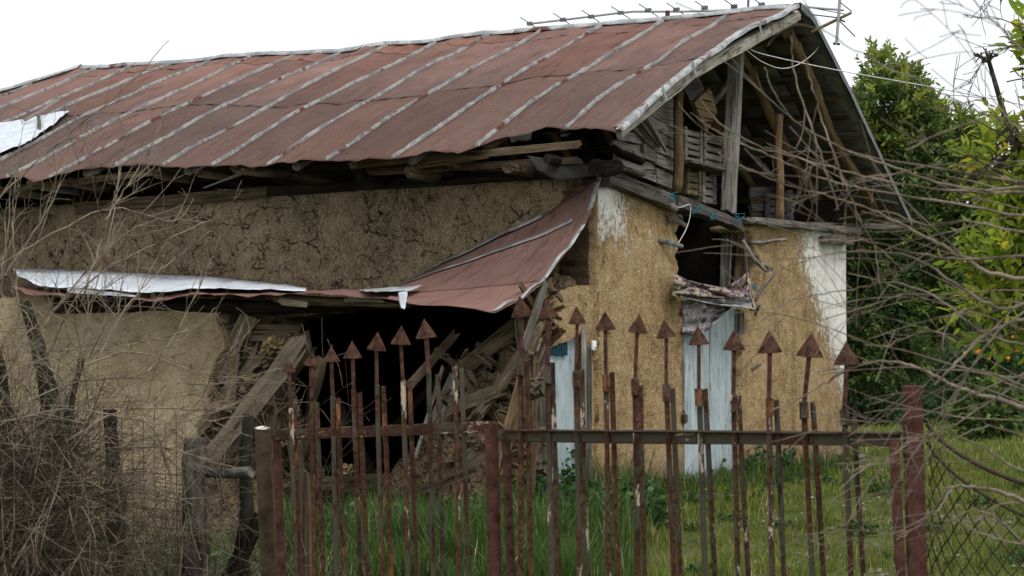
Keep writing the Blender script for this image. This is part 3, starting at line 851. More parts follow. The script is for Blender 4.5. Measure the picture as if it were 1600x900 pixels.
# torn flap of bitumen felt hanging at the corner
patch('felt_flap', [LW(820, 244, -.45), LW(860, 246, -.4), LW(925, 262, -.3)], [LW(840, 268, -.5), LW(872, 281, -.45), LW(930, 276, -.32)], m_plain('grey felt', (.04, .038, .034), .95), H, 20, 8, .035, 3., bend=-.03)
patch('felt_flap', [LW(796, 214, -.78), LW(831, 205, -.78)], [LW(800, 222, -.72), LW(830, 218, -.7)], M_GREYMET, H, 10, 4, .03, 8.)
for k in range(14):                                              # rafter feet of the near slope, in the dark under the sheets
    y = .2 + k * .68
    xx = xend(y) + .12
    logm('rafter_foot', (xx, y, rz(xx, y) - .09), (1.5, y, rz(1.5, y) - .12), .045, .05, W_BROWN if k % 2 else W_GREY, H, seg=7, crook=.004)

# ----- lean-to roof: what is left of it
tr = [G(p[0], p[1], -.30) for p in ((941, 274), (934, 300), (925, 325), (912, 355), (893, 385), (868, 416), (845, 445), (815, 468), (772, 488))]
wall_edge = [LW(941, 274, -.04), LW(900, 303, -.05), LW(856, 332, -.06), LW(800, 360, -.06), LW(747, 386, -.06), LW(695, 411, -.06), LW(635, 440, -.06)]
low_edge = [tr[-1], LW(740, 482, -2.45), LW(700, 477, -2.4), LW(640, 474, -2.3), LW(604, 466, -2.2)]
left_edge = [wall_edge[-1], LW(610, 457, -2.1)]
def coons(name, v0, v1, u0=0., u1=1., nu=30, nv=20, mat=M_ROOFL, amp=.014, lift=0.):
    vs, fs = [], []
    LB = [left_edge[0], low_edge[-1]]
    c00, c10, c01, c11 = tr[0], LB[0], tr[-1], LB[1]
    for j in range(nv + 1):
        v = v0 + (v1 - v0) * j / nv
        for i in range(nu + 1):
            u = u0 + (u1 - u0) * i / nu
            p = (1 - v) * polyline_at(wall_edge, u) + v * polyline_at(low_edge, u) + (1 - u) * polyline_at(tr, v) + u * polyline_at(LB, v) \
                - ((1 - u) * (1 - v) * c00 + u * (1 - v) * c10 + (1 - u) * v * c01 + u * v * c11)
            p = p + UZ * (amp * noise.noise(Vector(p) * 2.5) + lift)
            vs.append(p)
    for j in range(nv):
        for i in range(nu):
            a = j * (nu + 1) + i; fs.append((a, a + 1, a + nu + 2, a + nu + 1))
    o = meshob(name, vs, fs, mat, H, True); md = o.modifiers.new('solid', 'SOLIDIFY'); md.thickness = .004; md.offset = 0
    return o
coons('lean_to_sheet', 0, .62, 0, 1); coons('lean_to_sheet', .60, 1, 0, 1, lift=-.006)
coons('lean_to_edging', 0, 1, -.0, .028, 2, 40, M_TRIM, lift=.018, amp=.05)
coons('lean_to_edging', .0, .035, .30, 1., 40, 2, M_SEAM, lift=.03)
coons('roof_seam', .16, .185, .1, 1., 30, 2, M_SEAM, lift=.02)
patch('lean_to_sheet', [LW(18, 418, -.05), LW(80, 420, -.05), LW(200, 425, -.05), LW(330, 433, -.05), LW(420, 441, -.05), LW(478, 451, -.3)],
      [LW(30, 432, -1.5), LW(62, 448, -1.75), LW(140, 450, -1.8), LW(230, 459, -1.8), LW(300, 450, -1.8), LW(478, 454, -1.7)], M_WHITE, H, 60, 10, .02, 4.)
fr = [(20, 448), (62, 452), (108, 455), (140, 456), (228, 462), (300, 452), (380, 454), (470, 454), (560, 452), (640, 450)]
fb = [(20, 450), (50, 462), (108, 462), (160, 465), (230, 470), (262, 468), (306, 460), (400, 462), (500, 458), (560, 463), (612, 468)]
patch('lean_to_sheet', [LW(*p, -1.5) for p in fr[:6]], [LW(*p, -1.95) for p in fb[:7]], M_ROOFL, H, 40, 4, .02, 6.)
patch('lean_to_sheet', [LW(*p, -1.3) for p in fr[5:]], [LW(*p, -1.97) for p in fb[6:]], M_ROOFL, H, 40, 4, .02, 6.)
patch('lean_to_edging', [LW(105, 447, -1.7), LW(140, 450, -1.7), LW(200, 458, -1.7)], [LW(105, 458, -1.99), LW(150, 461, -1.99), LW(215, 463, -1.99)], M_TRIM, H, 10, 3, .01)
patch('torn_tongue', [LW(622, 458, -2.38), LW(637, 455, -2.38)], [LW(628, 482, -2.46), LW(632, 484, -2.46)], M_WHITE, H, 6, 8, .01, bend=.03)
patch('lean_to_edging', [LW(560, 452, -1.5), LW(660, 447, -1.4)], [LW(570, 456, -2.0), LW(640, 455, -1.9)], M_TRIM, H, 12, 3, .01)
logm('lean_to_eave_beam', LW(90, 478, -1.62), LW(640, 474, -1.5), .08, .06, W_DARK, H, seg=24, crook=.01)
logm('lean_to_eave_beam', LW(430, 466, -1.75), LW(640, 476, -1.7), .05, .035, W_ROT, H, seg=10, jit=.4, crook=.01)
beam('splintered_wood', LW(438, 470, -1.86), LW(482, 476, -1.86), .05, .06, wood('fresh splinter', (.25, .20, .14), (.55, .48, .38)), H, seg=6, jit=.4, split=.06)
beam('splintered_wood', LW(540, 468, -1.86), LW(598, 470, -1.86), .03, .03, W_PALE, H, seg=5, jit=.4, split=.06)
beam('rake_plank', G(852, 442, -.2), G(818, 545, -.2), .03, .10, W_GREY, H, seg=6)

# ----- doors
def door(pts, y, label, planks, padlock=None):
    """pts: four corners in the gable plane (tl, tr, br, bl); planks: shares of the width where boards meet."""
    c = [G(*p, y) for p in pts]
    d = bpy.data.objects.new('door', None); link(d, H); d['label'] = label
    for a, b in zip(planks, planks[1:]):
        ga, gb = a + .006, b - .006
        q = [c[0] + (c[1] - c[0]) * ga, c[0] + (c[1] - c[0]) * gb, c[3] + (c[2] - c[3]) * gb, c[3] + (c[2] - c[3]) * ga]
        m0, m1 = (q[3] + q[2]) / 2, (q[0] + q[1]) / 2
        wd = np.linalg.norm(q[2] - q[3])
        o = beam('door_board', m0, m1, wd, .035, M_DOOR, None, seg=6, jit=.006, split=.004, up=(0, -1, 0))
        o.parent = d; o.matrix_parent_inverse = Matrix.Identity(4)
    return d
d2 = door([(1064, 470), (1150, 478), (1149, 761), (1064, 756)], .10, 'tall pale blue boarded double door below the hung cloth', [0, .50, .79, 1])
d1 = door([(862, 522), (905, 520), (906, 772), (849, 777)], .10, 'narrow pale blue door with dark plate behind the gate', [0, .68, 1])
gbeam('door_jamb', (1062, 464), (1062, 757), .02, .06, .10, W_GREY, seg=10)
gbeam('door_jamb', (1155, 488), (1154, 757), .05, .09, .12, W_GREY, seg=10)
gbeam('door_jamb', (912, 514), (913, 768), .0, .07, .05, W_PALE, seg=10)
gbeam('door_jamb', (919, 540), (919, 768), -.03, .03, .07, W_GREY, seg=10)
gbeam('door_jamb', (845, 500), (846, 772), .06, .10, .10, W_GREY, seg=10)
gbeam('threshold', (1060, 760), (1156, 757), .0, .3, .08, W_GREY, seg=4)
# iron bar and post in the window opening
logm('window_bar', G(1143, 360, .18), G(1139, 450, .18), .012, .012, M_GREYMET, H, jit=0, crook=0)
gbeam('window_post', (1134, 345), (1132, 470), .26, .10, .12, W_GREY, seg=8)
gbeam('window_post', (1158, 350), (1152, 470), .15, .2, .12, W_BROWN, seg=8)
gbeam('window_lath', (1163, 362), (1172, 470), .02, .03, .04, W_GREY, seg=6)
# number plate with pale lettering and the bell push
bl = m_plain('petrol blue enamel', (.008, .038, .058), .5, .3, 20)
c = G(874, 541, .055)
pl = meshob('door_plate', [c + A([x, yy, z]) for x in (-.20, .17) for yy in (0, .008) for z in (-.085, .13)], [(0, 1, 3, 2), (4, 6, 7, 5), (0, 4, 5, 1), (2, 3, 7, 6), (0, 2, 6, 4), (1, 5, 7, 3)], bl, H)
fnt = bpy.data.curves.new('plate_text', 'FONT'); fnt.body = 'SU-MVG'; fnt.size = .105; fnt.extrude = .001; fnt.align_x = 'CENTER'
to = bpy.data.objects.new('plate_text', fnt); link(to, H); to.parent = pl; to.location = c + A([-.015, -.004, -.05]); to.rotation_euler = (PI / 2, 0, 0)
fnt.materials.append(m_plain('dull plate print', (.05, .12, .15), .6, .2))
bpy.context.view_layer.update()
tm = bpy.data.meshes.new_from_object(to.evaluated_get(bpy.context.evaluated_depsgraph_get()))
tl = to.location.copy(); bpy.data.objects.remove(to)
to = bpy.data.objects.new('plate_text', tm); COL.objects.link(to); to.parent = pl; to.location = tl; to.rotation_euler = (PI / 2, 0, 0)
c = G(930, 540, -.035)
b_ = meshob('bell_push', [c + A([x, yy, z]) for x in (-.042, .042) for yy in (-.0, .03) for z in (-.048, .048)], [(0, 1, 3, 2), (4, 6, 7, 5), (0, 4, 5, 1), (2, 3, 7, 6), (0, 2, 6, 4), (1, 5, 7, 3)], m_plain('white plastic', (.75, .75, .73), .4, .05), H)
bv = b_.modifiers.new('bev', 'BEVEL'); bv.width = .012; bv.segments = 2
bb = meshob('bell_button', [c + A([x, yy, z]) for x in (-.012, .018) for yy in (-.006, -.001) for z in (-.03, -.012)], [(0, 1, 3, 2), (4, 6, 7, 5), (0, 4, 5, 1), (2, 3, 7, 6), (0, 2, 6, 4), (1, 5, 7, 3)], m_plain('grey button', (.3, .3, .3), .5), None)
bb.parent = b_

# padlock
pk = empty('padlock', G(1068, 648, -.06), 'small rusty padlock hanging at the left edge of the tall blue door', 'padlock')
meshob('lock_body', [G(1070, 652, -.06) + A([x, yy, z]) for (x, z) in ((-.045, .03), (.045, .03), (.035, -.06), (-.02, -.07)) for yy in (-.02, .02)],
       [(0, 2, 3, 1), (2, 4, 5, 3), (4, 6, 7, 5), (6, 0, 1, 7), (0, 6, 4, 2), (1, 3, 5, 7)], M_RUST, pk).modifiers.new('b', 'BEVEL').width = .008
c = G(1068, 646, -.06)
tubes('shackle', [([c + A([.032 * math.cos(t), 0, .045 * math.sin(t) - .01]) for t in np.linspace(0, PI, 9)], [.008] * 9)], M_RUST, pk, 6)

# cloth hung across the opening
def m_cloth(name, a, b, c_):
    s = NT(name, .85, .15)
    k = s.rng(s.noise(11, 3, .6, dist=1.5), .47, .51)
    c = s.mix(k, a, b); c = s.mix(s.rng(s.noise(5, 5, .7), .5, .7, 0, .6), c, c_)
    s.col(c); s.bump(s.noise(60, 3), .003); return s.m
MC1 = m_cloth('patterned cloth', (.34, .30, .22), (.10, .055, .08), (.13, .09, .095))
MC2 = m_cloth('grey sheet cloth', (.34, .33, .33), (.19, .17, .18), (.22, .21, .20))
MC3 = m_cloth('cream cloth', (.46, .42, .32), (.30, .26, .20), (.34, .30, .24))
CL = empty('hung_cloth', G(1110, 450, -.1), 'stained purple and cream cloth draped across the opening above the tall door', 'cloth')
def drape(name, top, bot, y0, y1, folds, amp, mat, nu=50, nv=16):
    vs, fs = [], []
    for j in range(nv + 1):
        v = j / nv
        for i in range(nu + 1):
            u = i / nu
            t_ = polyline_at([A([*p, 0]) for p in top], u); b_ = polyline_at([A([*p, 0]) for p in bot], u)
            q = t_ + (b_ - t_) * v
            yy = y0 + (y1 - y0) * v - amp * abs(math.sin(PI * (folds * v + .6 * math.sin(u * 5)))) - .07 * noise.noise(Vector((u * 5 + v * 2, v * 3.5, 1))) - .025 * noise.noise(Vector((u * 14, v * 7 + u * 6, 4)))
            vs.append(G(q[0], q[1], yy))
    for j in range(nv):
        for i in range(nu):
            a = j * (nu + 1) + i; fs.append((a, a + 1, a + nu + 2, a + nu + 1))
    o = meshob(name, vs, fs, mat, CL, True); md = o.modifiers.new('s', 'SOLIDIFY'); md.thickness = .004
    return o
drape('cloth_roll', [(1055, 428), (1073, 437), (1100, 444), (1132, 450), (1153, 438), (1168, 425)], [(1050, 458), (1070, 461), (1110, 465), (1140, 466), (1160, 464), (1172, 456)], -.08, -.12, 1.15, .09, MC1)
drape('cloth_fold', [(1052, 456), (1070, 459), (1110, 463), (1140, 464), (1168, 458), (1176, 468)], [(1054, 462), (1072, 466), (1105, 474), (1140, 479), (1165, 481), (1180, 484)], -.06, -.14, .9, .05, MC2)
drape('cloth_sheet', [(1066, 463), (1085, 466), (1110, 470), (1143, 474)], [(1066, 520), (1085, 526), (1105, 516), (1141, 482)], .01, -.03, 3.6, .045, MC2)
drape('cloth_corner', [(1160, 436), (1169, 426)], [(1172, 486), (1181, 484)], -.10, -.12, 1., .02, MC3, 8, 14)
drape('cloth_corner', [(1053, 430), (1064, 433)], [(1049, 462), (1068, 466)], -.13, -.15, 1., .02, MC3, 8, 14)

# sticks of the wattle poking out of the mud, blue twine, white cord
for i, (a, b, r) in enumerate((((1022, 311), (1057, 328), .032), ((1045, 338), (1072, 354), .028), ((1028, 376), (1066, 385), .026), ((1040, 345), (1062, 342), .05),
                               ((1172, 378), (1228, 374), .022), ((1168, 398), (1200, 424), .02), ((1180, 470), (1212, 424), .018), ((1180, 490), (1188, 476), .02), ((1160, 375), (1180, 410), .022), ((1195, 415), (1205, 421), .03), ((1174, 578), (1190, 568), .02))):
    logm('wattle_stick', G(*a, -.02), G(*b, -.14 if i not in (3,) else .1), r, r * .9, W_PALE if i != 3 else W_ROT, H, seg=5, crook=.05)
M_TWINE = m_plain('blue twine', (.03, .16, .20), .8, .3)
pth = []
for cx, cy in ((1052, 308), (1090, 326), (1117, 336), (1157, 340), (1047, 382), (1178, 450)):
    for k in range(5):
        q = [G(cx + random.uniform(-9, 9), cy + random.uniform(-8, 8), -.22 - random.uniform(0, .04)) for _ in range(4)]
        s_ = spline(q, 5); pth.append((s_, [.0032] * len(s_)))
tubes('blue_twine', pth, M_TWINE, H, 4, 'stuff')
s_ = spline([G(*p, -.2) for p in ((1048, 318), (1062, 324), (1078, 320), (1078, 338), (1072, 358), (1060, 380))], 8)
tubes('white_cord', [(s_, [.0048] * len(s_))], m_plain('white cord', (.6, .6, .57), .7, .1), H, 5)

# ----- wooden crates in the loft
def crate(c, sx, sy, sz, rot, label, slats=4, tilt=0., mat=W_GP):
    o = empty('crate', c, label, 'crate', 'slatted wooden crates stored in the open loft')
    o.rotation_euler = (0, tilt, rot)
    def bx(nm, x0, x1, y0, y1, z0, z1):
        j = lambda: random.uniform(-.003, .003)
        v = [(x + j(), y + j(), z + j()) for x in (x0, x1) for y in (y0, y1) for z in (z0, z1)]
        me = bpy.data.meshes.new(nm); me.from_pydata(v, [], [(0, 1, 3, 2), (4, 6, 7, 5), (0, 4, 5, 1), (2, 3, 7, 6), (0, 2, 6, 4), (1, 5, 7, 3)]); me.materials.append(mat)
        ob = bpy.data.objects.new(nm, me); link(ob, o); return ob
    w_ = .06; pm = W_GP if mat is not W_GP else W_PALE
    for x in (0, sx - w_):
        for y in (0, sy - w_): bx('corner_post', x, x + w_, y, y + w_, 0, sz)
    h = (sz - .02) / slats
    for k in range(slats):
        z = .01 + k * h + random.uniform(-.006, .006)
        bx('slat', w_ + .002, sx - w_ - .002, .012, .026, z, z + h * random.uniform(.62, .82))
        bx('slat', .008, .022, w_ + .002, sy - w_ - .002, z, z + h * .8)
    for k in range(3): bx('slat', .01, sx - .01, sy - .02, sy - .008, .02 + k * sz / 3, .02 + k * sz / 3 + h)
    bx('bottom', .023, sx - .023, .023, sy - .024, .0, .015)
    return o
def crate_px(x0, y0, x1, y1, yw, label, **k):
    a = G(x0, y1, yw); b = G(x1, y1, yw); t = G(x0, y0, yw)
    return crate(a, b[0] - a[0], .35, t[2] - a[2], k.pop('rot', 0), label, **k)
crate_px(1071, 197, 1098, 252, .10, 'tall grey slatted crate in the upper row next to the round yellowish pole', slats=5)
crate_px(1101, 205, 1133, 262, .08, 'grey slatted crate in the upper row against the thick square post', slats=4)
crate_px(1074, 262, 1096, 303, .06, 'slatted crate with pale boards at lower left, on the beam over the opening', slats=4, mat=W_ROT)
crate_px(1099, 268, 1120, 316, .05, 'narrow grey crate in the lower row close to the square post', slats=4)
crate_px(1236, 297, 1262, 344, .55, 'crate standing in the loft right of the short round pole', slats=4)
crate_px(1264, 302, 1288, 345, .5, 'crate at the far right of the loft beside the roof slope', slats=4)
gbeam('loft_shelf', (1064, 252), (1138, 272), .03, .25, .03, W_GREY, seg=6)
hb = slab('hanging_board', ragged([tuple(G(*p, -.02)[[0, 2]]) for p in ((1085, 160), (1110, 137), (1121, 176), (1104, 207))], .1, .006), (lambda a, b: (a, -.02, b)), (0, -1, 0), .05, W_POLE, None, s=.3, sub=0)
tag(hb, 'brown diamond shaped board hanging in the gable above the crates', 'board')
hb.data.polygons.foreach_set('use_smooth', [False] * len(hb.data.polygons))
gbeam('loft_plank', (1068, 140), (1092, 128), .5, .3, .03, W_GREY, seg=4, roll=1.2)

# ----- patch of new sheet on the roof, and the stick on it
pt = [hr(*p) + UZ * .05 for p in ((-60, 200), (0, 198), (40, 193), (75, 184), (108, 180))]
pb = [hr(*p) + UZ * .06 for p in ((-60, 262), (0, 248), (30, 236), (70, 212), (106, 184))]
ps = patch('loose_roof_sheet', pt, pb, M_WHITE, None, 30, 10, .03, 4.)
tag(ps, 'loose pale zinc sheet lying on the left end of the red roof', 'metal sheet')
st = beam('stick', hr(40, 203) + UZ * .12, hr(92, 175) + UZ * .14, .035, .035, W_PALE, None, seg=6, taper=.7)
tag(st, 'broken pale stick lying on the loose zinc sheet on the roof', 'stick')
st = beam('wood_block', hr(62, 213) + UZ * .05, hr(60, 199) + UZ * .13, .04, .05, W_GREY, None, seg=3)
tag(st, 'small grey block holding down the zinc sheet on the roof', 'block')

# ----- aerial behind the ridge
M_ALU = m_plain('dull aluminium', (.38, .38, .36), .5, .2)
AN = empty('tv_aerial', hit(1010, 30, 0, 4.3), 'long television aerial lying along the ridge of the red roof', 'aerial')
bo = [hit(p[0], p[1], 0, 4.35) for p in ((828, 37), (880, 31), (960, 21), (990, 18), (1010, 18), (1060, 18), (1110, 17), (1150, 15), (1200, 14))]
tubes('boom', [(bo, [.014] * len(bo))], M_ALU, AN, 6)
bo2 = [hit(p[0], p[1], 0, 4.35) for p in ((1262, 11), (1285, 13), (1318, 16))]
tubes('boom', [(bo2, [.013] * 3)], M_ALU, AN, 6)
for cx, cy in ((828, 37), (880, 31), (924, 26), (970, 20), (1013, 16), (1057, 15), (1101, 12), (1147, 10), (1190, 7)):
    a, b = hit(cx - 15, cy - 10, 0, 4.35), hit(cx + 15, cy + 10, 0, 4.35)
    tubes('rod', [([a, b], [.006, .006])], M_WIRE, AN, 5)
    c = hit(cx, cy, 0, 4.35)
    beam('clamp', c - A([0, .035, 0]), c + A([0, .035, 0]), .04, .045, M_GREYMET, AN, seg=1, split=0)
for a, b, r, m in (((1313, -12), (1307, 70), .018, M_ALU), ((1312, 3), (1331, 18), .006, M_WIRE), ((1309, 30), (1336, 57), .007, M_WIRE), ((1262, 22), (1312, 28), .007, M_WIRE), ((1262, 11), (1320, 22), .005, M_WIRE), ((1313, 31), (1320, 34), .01, M_WIRE), ((1302, 68), (1312, 69), .014, M_WIRE)):
    tubes('rod', [([hit(*a, 0, 4.35), hit(*b, 0, 4.35)], [r, r])], m, AN, 6)
tubes('boom', [([hit(1268, 50, 0, 4.4), hit(1330, 20, 0, 4.4)], [.02, .017])], m_plain('yellowed pipe', (.26, .21, .10), .6, .2), AN, 7)
beam('mast', hit(1043, 30, 0, 3.9), hit(1043, 17, 0, 3.9), .05, .05, M_POST, AN, seg=1, split=0)
beam('mast', hit(1169, 12, 0, 3.9), hit(1170, -25, 0, 3.9), .025, .025, M_GREYMET, AN, seg=1, split=0)
# wires
M_CORD = m_plain('white cable', (.62, .62, .6), .6, .1)
s1 = spline([G(1166, 72, -.5), G(1190, 84, -.8), P(1300, 108, 21.5), P(1450, 135, 19), P(1620, 168, 17)], 10)
s2 = spline([G(*p, -.55) for p in ((1166, 78), (1190, 96), (1222, 107), (1252, 98), (1278, 75), (1285, 52), (1270, 42))], 8)
cb = empty('overhead_cable', s1[0], 'thin white cable looping in the gable and running off to the right', 'cable')
tubes('cable', [(s1, [.0052] * len(s1))], M_CORD, cb, 5); tubes('cable', [(s2, [.0048] * len(s2))], M_CORD, cb, 5)

# ------------------------------------------------------------------ collapsed lean-to: fallen timber and rubble
def loose(name, a, b, D, ww, hh, mat, label, cat='beam', kind='beam', dD=0., **k):
    """a, b: picture points; D: distance from the lean-to's old wall line (x) for each end."""
    xa, xb = (D, D) if not isinstance(D, tuple) else D
    pa, pb = LW(*a, xa), LW(*b, xb)
    o = beam(name, pa, pb, ww, hh, mat, None, **k) if kind == 'beam' else logm(name, pa, pb, ww, hh, mat, None, **k)
    return tag(o, label, cat)
up_ = (-1, -.3, 0)
loose('fallen_plank', (392, 490), (338, 590), -1.50, .17, .05, W_ROT, 'broad brown plank leaning against the broken edge of the ochre wall', 'plank', up=up_)
loose('fallen_plank', (384, 520), (462, 521), -1.42, .17, .05, W_ROT, 'short horizontal grey plank under the torn eave, left of the dark hole', 'plank', up=up_, split=.06)
loose('fallen_beam', (478, 536), (334, 718), (-1.72, -1.85), .25, .22, wood('split grey beam', (.10, .078, .055), (.27, .22, .165)), 'thick split grey beam sloping down towards the stump, the largest fallen timber', split=.1, jit=.14, seg=14)
loose('fallen_beam', (413, 545), (318, 672), (-1.50, -1.6), .17, .15, W_ROT, 'rotten beam sloping behind the thick split grey beam', split=.1, jit=.25, seg=12)
loose('fallen_beam', (448, 575), (418, 720), -1.45, .22, .18, W_ROT, 'wide upright timber stub behind the left gate post', split=.08, jit=.15)
loose('fallen_plank', (345, 600), (300, 690), -1.45, .12, .06, W_BROWN, 'short dark plank lodged low in the broken wall edge', 'plank')
loose('fallen_plank', (396, 640), (403, 680), -1.8, .06, .04, W_LOG, 'short yellowish stake just left of the rusty gate post', 'stake')
loose('fallen_plank', (712, 522), (642, 600), (-.9, -1.5), .09, .05, W_ROT, 'thin light plank slanting into the dark hole, left part of the rubble', 'plank', up=up_, split=.05)
loose('fallen_plank', (692, 575), (650, 712), (-1.35, -1.6), .035, .03, W_CREAM, 'narrow white painted strip leaning in the rubble', 'strip', up=up_, split=.03, jit=.02)
loose('fallen_plank', (803, 512), (722, 578), (-1.25, -1.5), .15, .06, wood('sandy plank', (.12, .09, .055), (.32, .25, .165)), 'light brown plank sloping up towards the red sheet on top of the rubble', 'plank', up=up_, split=.05)
loose('fallen_log', (728, 582), (800, 690), (-1.5, -1.55), .075, .06, W_ROT, 'rotten round log sloping down to the right in the rubble', kind='log', jit=.3, cat='log')
loose('fallen_log', (792, 545), (790, 640), -1.35, .07, .06, W_ROT, 'upright brown log behind the first right gate pickets', kind='log', jit=.3, cat='log')
loose('fallen_plank', (760, 545), (745, 640), -1.3, .13, .05, W_BROWN, 'dark upright board in the middle of the rubble', 'plank', up=up_)
loose('fallen_plank', (778, 640), (812, 700), -1.6, .10, .05, W_LOG, 'pale splintered board low in the rubble near the small door', 'plank', up=up_, split=.08)
loose('fallen_plank', (712, 590), (668, 690), -1.5, .14, .05, W_GREY, 'grey board lying beside the white painted strip', 'plank', up=up_)
loose('fallen_plank', (826, 520), (824, 700), -1.5, .10, .05, W_ROT, 'tall brown board standing left of the small blue door', 'plank', up=up_, split=.05)
loose('fallen_plank', (838, 560), (832, 770), -1.5, .05, .04, W_LOG, 'slim yellowish lath standing beside the small blue door frame', 'lath', up=up_)
loose('fallen_plank', (808, 500), (814, 570), -1.48, .05, .04, W_PALE, 'short pale lath under the corner of the red sheet', 'lath', up=up_)
loose('fallen_plank', (700, 745), (762, 700), -1.7, .2, .06, W_ROT, 'broad weathered board lying at the foot of the rubble', 'plank', up=up_, split=.08)
loose('fallen_plank', (650, 768), (745, 735), -1.9, .09, .05, W_BROWN, 'brown board half sunk in the grass before the rubble', 'plank', up=up_)
loose('fallen_beam', (470, 757), (660, 748), -1.4, .16, .14, W_BROWN, 'low brown sill timber lying across the dark hole')
loose('fallen_beam', (520, 620), (600, 780), (.2, -.8), .1, .09, W_DARK, 'near-black beam inside the dark hole')
loose('fallen_beam', (590, 700), (720, 560), (-.4, -1.0), .09, .08, W_DARK, 'near-black rafter leaning inside the hole behind the white strip')
loose('fallen_beam', (845, 515), (742, 655), (-1.5, -1.75), .12, .11, W_ROT, 'square brown beam crossing the rubble from the red sheet corner down to the left', split=.08, jit=.2)
loose('fallen_plank', (700, 640), (780, 610), -1.75, .12, .04, W_ROT, 'flat brown plank lying across the front of the rubble', 'plank', up=up_, split=.06)
loose('fallen_log', (668, 690), (740, 610), (-1.7, -1.5), .06, .05, W_ROT, 'crooked brown log at the left foot of the rubble', kind='log', jit=.3, cat='log')
loose('fallen_plank', (818, 590), (780, 735), -1.85, .12, .05, W_LOG, 'sandy board leaning right of the rotten log, close to the small door', 'plank', up=up_, split=.08)
loose('fallen_plank', (365, 560), (352, 690), -1.7, .12, .05, W_ROT, 'brown board upright between the ochre wall and the thick split beam', 'plank', up=up_, split=.08)
loose('fallen_plank', (440, 610), (470, 745), -1.5, .13, .05, W_BROWN, 'brown board standing behind the first two pickets of the left gate leaf', 'plank', up=up_, split=.06)
loose('fallen_log', (500, 560), (470, 720), (-.9, -1.3), .06, .06, W_BROWN, 'thin brown post at the left side of the dark hole', kind='log', jit=.2, cat='log')
# laths and clods above the small door
for i in range(12):
    cx, cy = 835 + random.uniform(-22, 45), 495 + random.uniform(-38, 25)
    a = math.radians(random.choice((-50, -35, -20, 10, 60)) + random.uniform(-12, 12)); L = random.uniform(14, 32)
    if cy > 492 and cx > 838: continue
    gbeam('broken_lath', (cx - L * math.cos(a), cy - L * math.sin(a)), (cx + L * math.cos(a), cy + L * math.sin(a)), -.05 - random.random() * .15, .025, .06 * random.uniform(.6, 1.4), random.choice((W_ROT, W_LOG, W_GREY, W_BROWN)), seg=4, split=.03)
clods = []
def clod(px, py, x, r, mat, label, grp='clods of fallen mud plaster', sq=(1, 1, .75)):
    o = lump('clay_clod', LW(px, py, x), r, mat, None, sq=sq, rough=.8, sub=3, fr=2.4); tag(o, label, 'clod', grp)
clod(430, 541, -1.68, .11, M_LUMP, 'yellow clay clod resting on top of the broken wall beside the short plank')
clod(862, 478, -.6, .12, M_LUMP, 'pale clod caught above the small door')
clod(884, 468, -.3, .13, M_CLAY, 'brown clod high beside the house corner')
clod(782, 600, -1.4, .15, M_CLAY, 'round brown clod in the rubble beside the rotten log')
clod(738, 652, -1.5, .13, M_CLAY, 'brown clod in the middle of the rubble')
clod(640, 738, -1.7, .05, M_LUMP, 'small pale clod in the grass below the dark hole')
clod(540, 733, -1.6, .06, M_LUMP, 'small yellow clod on the sill timber in the dark hole')
clod(760, 690, -1.6, .14, M_CLAY, 'dark clod low in the rubble')
clod(868, 452, -.35, .15, M_CLAY, 'brown clod wedged under the right end of the red sheet')
clod(890, 500, -.3, .09, M_LUMP, 'small pale clod on the broken head of the small door wall')
clod(842, 512, -1.0, .12, M_CLAY, 'brown clod at the upper left of the small door')
clod(700, 705, -1.8, .12, M_CLAY, 'brown clod at the front edge of the rubble heap')
clod(350, 640, -1.72, .12, M_CLAY, 'brown clod in the broken edge of the ochre wall')
clod(395, 600, -1.7, .10, M_CLAY, 'brown clod between the leaning beams left of the hole')
# rubble banks
def mound(name, px0, px1, x0, x1, hf, mat, label):
    nu, nv = 60, 26; vs, fs = [], []
    ya, yb = LW(px0, 700, (x0 + x1) / 2)[1], LW(px1, 700, (x0 + x1) / 2)[1]
    for j in range(nv + 1):
        v = j / nv; x = x0 + (x1 - x0) * v
        for i in range(nu + 1):
            u = i / nu; y = ya + (yb - ya) * u
            z = -.5 + hf(u) * math.sin(min(1, v * 1.25) * PI / 2) ** .8
            n = noise.noise(Vector((x * 3, y * 3, 0))) * .16 + noise.noise(Vector((x * 9, y * 9, 3))) * .07 + noise.noise(Vector((x * 22, y * 22, 3))) * .03
            vs.append((x + n * .4, y, z + n * (.2 + hf(u) * .5)))
    for j in range(nv):
        for i in range(nu):
            a = j * (nu + 1) + i; fs.append((a, a + 1, a + nu + 2, a + nu + 1))
    o = meshob(name, vs, fs, mat, None, True); tag(o, label, 'rubble', kind='stuff')
    md = o.modifiers.new('sub', 'SUBSURF'); md.subdivision_type = 'SIMPLE'; md.levels = 1; md.render_levels = 1
mound('rubble_heap', 822, 590, -2.0, -.7, lambda u: min(1, .45 + u * 6) * (.45 + 1.40 * max(0, 1 - u * .95) ** .65) * (1 if u < .9 else (1 - u) * 10), M_CLAY, 'heap of broken mud, laths and soil left of the small blue door')
mound('rubble_heap', 500, 320, -1.72, -.7, lambda u: .3 + 1.75 * min(1, u * 1.6) ** 1.2, M_CLAY, 'bank of crumbled mud behind the broken edge of the ochre wall')
mound('rubble_heap', 640, 470, -1.6, -.2, lambda u: .35, M_SOIL, 'low dark debris on the floor of the collapsed lean-to')
